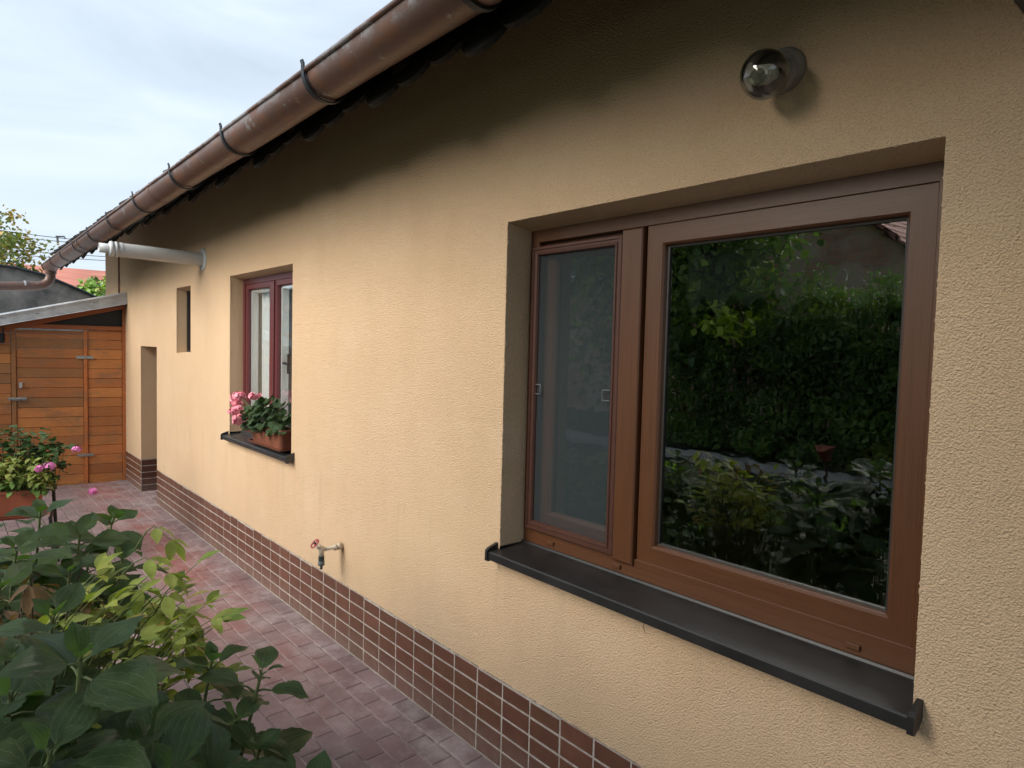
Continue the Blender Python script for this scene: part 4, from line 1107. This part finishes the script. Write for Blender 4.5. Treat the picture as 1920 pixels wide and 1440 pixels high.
for k in range(120):
    a_ = random.uniform(-.48, .50); b_ = random.uniform(-.13, .02); p0 = cc0 + uu * a_ + vv * b_ + Vector((0, 0, .52)); h_ = random.uniform(.10, .27)
    tp = p0 + Vector((random.uniform(-.05, .05), random.uniform(-.05, .05), h_)); st.tube([p0, tp], [.0035, .002], 5)
    for j in range(int(10 + h_ * 40)):
        t2 = random.uniform(.1, 1.05); th = random.uniform(0, 2 * PI); p = p0.lerp(tp, t2)
        d = Vector((math.cos(th), math.sin(th), random.uniform(-.5, .5)))
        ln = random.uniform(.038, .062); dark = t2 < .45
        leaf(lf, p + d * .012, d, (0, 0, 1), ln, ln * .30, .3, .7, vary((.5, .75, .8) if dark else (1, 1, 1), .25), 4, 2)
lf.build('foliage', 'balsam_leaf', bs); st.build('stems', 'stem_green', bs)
gb = thing('ivy_geranium', 'green ivy geranium with magenta blooms standing behind the yellow-green plants', 'plant', (-5.85, -1.55, .4))
lf = MB(); st = MB()
for k in range(44):
    a_ = random.uniform(-.5, .56); p0 = cc0 + uu * a_ + vv * .09 + Vector((0, 0, .5)); tp = p0 + Vector((random.uniform(-.08, 0), random.uniform(-.05, .07), random.uniform(.25, .42)))
    st.tube([p0, tp], [.003, .002], 5)
    for j in range(16):
        t2 = random.uniform(.3, 1.05); th = random.uniform(0, 2 * PI); d = Vector((math.cos(th), math.sin(th), random.uniform(-.3, .5)))
        leaf(lf, p0.lerp(tp, t2) + d * .02, d, (random.uniform(-.5, .5), random.uniform(-.5, .5), 1), .05, .028, .25, .5, vary((1.5, 1.55, 1.3), .25), 5, 4, 0, .5, round_=True, wavy=.2)
# trailing end that hangs past the trough
for k in range(50):
    t2 = random.random(); p = cc0 + uu * (.50 + .06 * random.random()) + vv * random.uniform(-.08, .12) + Vector((0, 0, .55 + .28 * t2))
    th = random.uniform(0, 2 * PI); leaf(lf, p, (math.cos(th), math.sin(th), -.2), (0, 0, 1), .045, .018, .3, .6, vary((1.2, 1.3, 1.1), .25), 4, 2)
lf.build('foliage', 'geranium_leaf', gb)
for (dx, top, rad_) in (((.66), (-5.42, -.86, .80), .022), (.55, (-5.30, -1.03, .72), .030), (.60, (-5.2, -.80, .545), .024), (.5, (-5.35, -1.08, .70), .022)):
    b0 = cc0 + uu * .46 + Vector((0, 0, .55)); st.tube([b0, b0.lerp(Vector(top), .5) + Vector((0, 0, .03)), Vector(top)], .0018, 5)
    flowerhead('flower', gb, top, rad_, 'petal_magenta', 12, .017)
st.build('stems', 'stem_green', gb)

# geranium in the window box
ge = thing('geranium', 'pink flowering geranium in the box on the far sill', 'plant', (-4.2, .02, 1.0))
lf = MB(); st = MB(); random.seed(3)
for k in range(150):
    x = random.uniform(-4.46, -3.9); h_ = random.random(); y = .02 + random.uniform(-.11, .03); z = 1.00 + h_ * .24 * (1 - .5 * abs(x + 4.12) / .35)
    th = random.uniform(0, 2 * PI); d = Vector((math.cos(th), math.sin(th) - .5, random.uniform(-.3, .4)))
    leaf(lf, (x, y, z), d, (random.uniform(-.4, .4), -.9, .8), random.uniform(.045, .068), random.uniform(.024, .036), .22, .4, vary((1, 1, 1), .25), 7, 6, 0, .5, round_=True, wavy=.22)
    if k % 3 == 0: st.tube([(-4.2 + (x + 4.2) * .5, .02, .98), (x, y, z)], .002, 5)
for (o, r_, n) in (((-4.62, -.045, 1.20), .036, 20), ((-4.645, -.05, 1.16), .034, 18), ((-4.56, -.05, 1.075), .036, 18), ((-4.64, -.04, 1.09), .034, 18), ((-4.53, -.06, 1.215), .026, 12), ((-4.58, -.06, 1.115), .034, 18), ((-4.60, -.05, 1.055), .034, 16), ((-4.47, -.08, 1.215), .026, 12), ((-4.44, -.125, 1.12), .030, 12), ((-4.36, -.135, 1.06), .026, 8), ((-4.15, -.10, 1.235), .028, 12)):
    st.tube([(-4.3, .0, 1.02), Vector((-4.3, .0, 1.02)).lerp(Vector(o), .5) + Vector((0, 0, .03)), o], .0022, 5)
    flowerhead('flower', ge, o, r_, 'petal', n, .020)
lf.build('foliage', 'geranium_leaf', ge); st.build('stems', 'stem_green', ge)

# ------------------------------------------------------------------ beyond the shed
gw = thing('neighbour_outbuilding', 'grey mould-stained rendered outbuilding behind the shed', 'outbuilding', (-13, -1, 0))
q = MB(); P = [(-13, -6.0, -.1), (-13, .62, -.1), (-13, .62, 2.15), (-13, .21, 2.344), (-13, -.272, 2.545), (-13, -.633, 2.625), (-13, -.83, 2.64), (-13, -6.0, 2.60)]
q.quad(P[::-1]); q.quad([(p[0] - 4, p[1], p[2]) for p in P])
for i in range(1, 8):
    j = (i + 1) % 8; q.quad([P[i], P[j], (P[j][0] - 4, P[j][1], P[j][2]), (P[i][0] - 4, P[i][1], P[i][2])])
q.build('wall', 'mouldy_render', gw)
q = MB(); q.tube([(-12.97, p[1], p[2] + .01) for p in P[2:]], .022, 6); q.build('edge_trim', 'hook_metal', gw)
rh = thing('neighbour_house', 'far house with red clay tile roof behind the outbuilding', 'house', (-24, 2, 0))
q = MB(); n = 9
for k in range(n):     # tile courses as real steps
    z0 = 1.9 + k * .20; z1 = z0 + .215; xa = -22 - k * .30; xb = xa - .32
    q.quad([(xa, -.9, z0), (xa, 6, z0), (xb, 6, z1), (xb, -.9, z1)], [(-.9, k), (6, k), (6, k + 1), (-.9, k + 1)])
    q.quad([(xa, -.9, z0 - .035), (xa, 6, z0 - .035), (xa, 6, z0), (xa, -.9, z0)], [(-.9, k), (6, k), (6, k), (-.9, k)])
    for i_ in range(24):
        pass
q.build('roof', 'red_clay_roof', rh)
q = MB(); q.box(-27.6, -22.3, -.6, 5.8, -.1, 1.9); q.build('wall', 'room_light', rh)
pole = thing('power_line', 'distant thin power wires with one dark hanging spacer above the red roof', 'power line', (-24, 1.17, 0))
q = MB(); q.tube([(-24, 1.18, 4.30), (-24, 1.16, 4.56)], .03, 6); q.tube([(-24, 1.12, 4.55), (-24, 1.34, 4.57), (-24, 1.36, 4.50)], .024, 5); q.build('spacer', 'cable', pole)
for (ya, za, yb, zb) in ((-3, 4.66, 4.5, 4.50), (-3, 4.50, 4.5, 4.44), (-3, 4.02, 4.5, 4.17), (-3, 3.9, 4.5, 4.05)):
    q = MB(); q.tube([(-24, ya, za), (-24, (ya + yb) / 2, (za + zb) / 2 - .06), (-24, yb, zb)], .010, 4); q.build('wire', 'cable', pole)

def tree(name, label, loc, h, crown, nclump, nleaf, m_, lsize, tints, group=None, trunk_r=.09, seed=1, cat='tree', lw=.32):
    rnd = random.Random(seed)
    t_ = thing(name, label, cat, loc, group); loc = Vector(loc); st = MB(); lf = MB()
    base = loc; top = loc + Vector((0, 0, h))
    cx, cy, cz, rx, ry, rz_ = crown
    C0 = loc + Vector((cx, cy, cz))
    st.tube([base, base.lerp(top, .3) + Vector((.04, .03, 0)), base.lerp(top, .6), C0 + Vector((0, 0, rz_ * .5))], [trunk_r, trunk_r * .8, trunk_r * .6, trunk_r * .2], 9)
    for k in range(nclump):
        while True:
            v = Vector((rnd.uniform(-1, 1), rnd.uniform(-1, 1), rnd.uniform(-1, 1)))
            if .25 < v.length < 1: break
        c_ = C0 + Vector((v.x * rx, v.y * ry, v.z * rz_)); bp = base.lerp(C0 + Vector((0, 0, rz_ * .3)), rnd.uniform(.5, .95))
        if k % 2 == 0: st.tube([bp, bp.lerp(c_, .5) + Vector((0, 0, .06)), c_], [trunk_r * .28, trunk_r * .16, trunk_r * .05], 5)
        cr_ = rnd.uniform(.16, .34) * min(rx, rz_); tt = rnd.choice(tints)
        for j in range(nleaf):
            d = Vector((rnd.gauss(0, 1), rnd.gauss(0, 1), rnd.gauss(0, 1) * .8)); p = c_ + d * cr_ * .55
            dd = Vector((rnd.gauss(0, 1), rnd.gauss(0, 1), rnd.gauss(0, .6) - .5)).normalized(); ln = lsize * rnd.uniform(.7, 1.3)
            sd_ = dd.cross(Vector((rnd.gauss(0, 1), rnd.gauss(0, 1), rnd.gauss(0, 1)))).normalized() * ln * lw
            k_ = rnd.uniform(.75, 1.3)
            lf.quad([p, p + dd * ln * .5 - sd_, p + dd * ln, p + dd * ln * .5 + sd_], [(.5, 0), (0, .5), (.5, 1), (1, .5)], (tt[0] * k_, tt[1] * k_, tt[2] * k_))
    st.build('trunk', 'bark', t_); lf.build('crown', m_, t_); return t_
AUT = [(1, 1, 1), (1.2, 1.0, .8), (1.9, 1.1, .7), (2.2, 1.15, 1.0), (.8, .9, .8)]
tree('autumn_tree', 'slender tree with yellow-brown autumn leaves behind the shed roof', (-18, -.75, -.1), 4.3, (0, .0, 3.15, 1.1, .95, 1.3), 105, 36, 'tree_leaf', .10, AUT, seed=4, trunk_r=.07)
tree('elder_bush', 'dark green bush between the outbuilding and the house end', (-15, 1.15, -.1), 2.4, (0, -.1, 2.25, .6, .85, .66), 60, 90, 'dark_leaf', .10, [(1.5, 1.5, 1.2), (1, 1, 1), (2.4, 2.2, 1.2)], seed=8, trunk_r=.05, cat='bush')

# ------------------------------------------------------------------ garden seen in the panes, plus an unseen shade tree
G = 'garden trees opposite the house'
DK = [(1, 1, 1), (.75, .8, .8), (1.3, 1.3, 1)]
YL_LIT = [(1, 1, 1), (3.2, 2.6, 1.2), (1.2, 1.2, .9), (.8, .8, .8)]  # bright yellow tint paints sunlit patches into the crowns
tree('walnut_tree', 'broad tall leafy garden tree left of the brick gable', (-9.8, -9.6, -.1), 7.5, (0, 0, 4.4, 3.0, 1.7, 3.4), 130, 80, 'dark_leaf', .17, YL_LIT, G, .16, 12)
tree('walnut_tree', 'spreading garden tree with leaning dark trunk nearest the lawn edge', (-6.6, -8.6, -.1), 6.0, (-.2, 0, 3.9, 1.6, 1.4, 2.6), 110, 80, 'dark_leaf', .15, YL_LIT, G, .12, 15)
tree('conifer', 'bushy conifer in front of the brick gable', (-5.15, -9.2, -.1), 3.1, (0, 0, 1.6, .95, .8, 1.55), 110, 170, 'dark_leaf', .065, DK, G, .08, 17)
tree('conifer', 'dark conifer at the right of the brick gable', (-3.9, -9.0, -.1), 2.8, (0, 0, 1.6, .8, .8, 1.35), 110, 170, 'dark_leaf', .065, DK, G, .08, 19)
tree('walnut_tree', 'tall dense garden tree at the near end of the garden', (.6, -7.5, -.1), 6, (0, 0, 3.3, 2.6, 1.6, 2.6), 130, 70, 'dark_leaf', .18, DK, G, .14, 23)
tree('walnut_tree', 'big unseen tree added to shade the right part of the house wall', (.9, -5.9, -.1), 5.8, (.1, .4, 4.9, 3.1, 1.9, 2.1), 640, 120, 'dark_leaf', .26, DK, G, .14, 27)  # out of view, added only for the shade its crown casts
hd = thing('hedge', 'tall dark clipped hedge behind the gravel strip', 'hedge', (-4, -8.7, -.1))
lf = MB(); rnd = random.Random(31)
for k in range(30000):
    x = rnd.uniform(-7.5, 0.0); z = rnd.uniform(0, 2.05 + .28 * math.sin(x * 2.2) + .12 * math.sin(x * 5.3)); y = -8.35 + rnd.uniform(-.2, .14) + .30 * noise.noise(Vector((x * 1.1, z * 1.5, 2)))
    dd = Vector((rnd.gauss(0, 1), rnd.gauss(0, .7) + .4, rnd.gauss(0, 1) - .4)).normalized(); ln = .075 * rnd.uniform(.5, 1.6); sd_ = dd.cross(Vector((rnd.gauss(0, 1), rnd.gauss(0, 1), rnd.gauss(0, 1)))).normalized() * ln * .33
    k_ = rnd.uniform(.6, 1.4) * (1 + .9 * noise.noise(Vector((x * 1.6, z * 2.2, 7)))); p = Vector((x, y, z))
    lf.quad([p, p + dd * ln * .5 - sd_, p + dd * ln, p + dd * ln * .5 + sd_], [(.5, 0), (0, .5), (.5, 1), (1, .5)], (k_, k_, k_ * .9))
lf.build('foliage', 'dark_leaf', hd)
q = MB()
for k in range(60):
    x = -7.4 + k * .123; q.tube([(x, -8.5, -.1), (x + rnd.uniform(-.1, .1), -8.45, 1.2), (x + rnd.uniform(-.2, .2), -8.4, 2.3)], [.02, .014, .006], 5)
q.build('twigs', 'bark', hd)
for (x, y, r_, sd0, lab) in ((-4.7, -7.95, .34, 41, 'grey lavender mound beside the gravel strip'), (-5.5, -7.9, .38, 42, 'low grey-green mound at the foot of the tree'), (-3.55, -7.9, .36, 43, 'lime green low shrub behind the gravel strip')):
    tree('garden_shrub', lab, (x, y, -.1), r_, (0, 0, r_ * .7, r_, r_ * .8, r_ * .7), 26, 40, 'dark_leaf' if sd0 < 43 else 'tree_leaf', .08, DK if sd0 < 43 else [(1.2, 1.2, .8)], 'low shrubs by the gravel', .02, sd0, 'shrub')
pt_ = thing('flower_pot', 'terracotta pot on a thin post over the lawn', 'pot', (-3.9, -6.9, -.1))
q = MB(); q.lathe([(0, 0), (.07, 0), (.105, .17), (.115, .17), (.115, .20), (.095, .20), (.09, .17), (0, .16)], (-3.9, -6.9, .20), (0, 0, 1), 20); q.build('pot', 'terracotta_pot', pt_)
q = MB(); q.tube([(-3.9, -6.9, -.1), (-3.9, -6.9, .20)], .02, 8); q.build('post', 'stem_wood', pt_)
bh = thing('brick_house', 'old brick gable house with weathered tile roof across the garden', 'house', (-9, -15, 0))
q = MB()
q.quad([(-14, -12, -.1), (-14, -12, 2.9), (-9.0, -12, 7.47), (-4.1, -12, 3.04), (-4.1, -12, -.1)])
q.quad([(-4.1, -12, -.1), (-4.1, -12, 2.85), (-4.1, -20, 2.85), (-4.1, -20, -.1)]); q.quad([(-14, -12, -.1), (-14, -20, -.1), (-14, -20, 2.9), (-14, -12, 2.9)]); q.build('wall', 'old_brick', bh)
q = MB(); sl = -.90
for k in range(24):
    x0 = -9.0 + k * .225; z0 = 7.52 + (x0 + 9) * sl; x1 = x0 + .27; z1 = z0 + .27 * sl
    q.quad([(x0, -11.75, z0), (x1, -11.75, z1 + .03), (x1, -20.3, z1 + .03), (x0, -20.3, z0)]); q.quad([(x1, -11.75, z1 + .03), (x1, -11.75, z1 - .07), (x1, -20.3, z1 - .07), (x1, -20.3, z1 + .03)])
    q.quad([(x0, -11.75, z0), (x0, -11.75, z0 - .10), (x1, -11.75, z1 - .08), (x1, -11.75, z1 + .03)])
q.quad([(-9, -11.75, 7.52), (-9, -20.3, 7.52), (-14.4, -20.3, 2.66), (-14.4, -11.75, 2.66)]); q.quad([(-9, -11.75, 7.40), (-14.4, -11.75, 2.56), (-14.4, -20.3, 2.56), (-9, -20.3, 7.40)])
q.quad([(-9, -11.75, 7.40), (-9, -20.3, 7.40), (-3.75, -20.3, 2.65), (-3.75, -11.75, 2.65)])
q.build('roof', 'red_clay_roof', bh)
# low flowering plants on the house side of the lawn, seen darkly in the pane
for k, (x, y) in enumerate(((-3.2, -3.1), (-2.3, -3.3), (-4.2, -3.4), (-1.2, -3.2))):
    tree('garden_shrub', ('leafy border plant at the lawn edge, farthest from the camera side', 'leafy border plant second along the lawn edge', 'leafy border plant third along the lawn edge', 'leafy border plant nearest the camera side')[(1, 2, 0, 3)[k]], (x, y, -.1), .45, (0, 0, .3, .5, .38, .34), 30, 40, 'dark_leaf', .12, [(1, 1, 1), (.8, .8, .8), (1.8, 1.7, 1)], 'border plants along the lawn', .02, 60 + k, 'shrub')
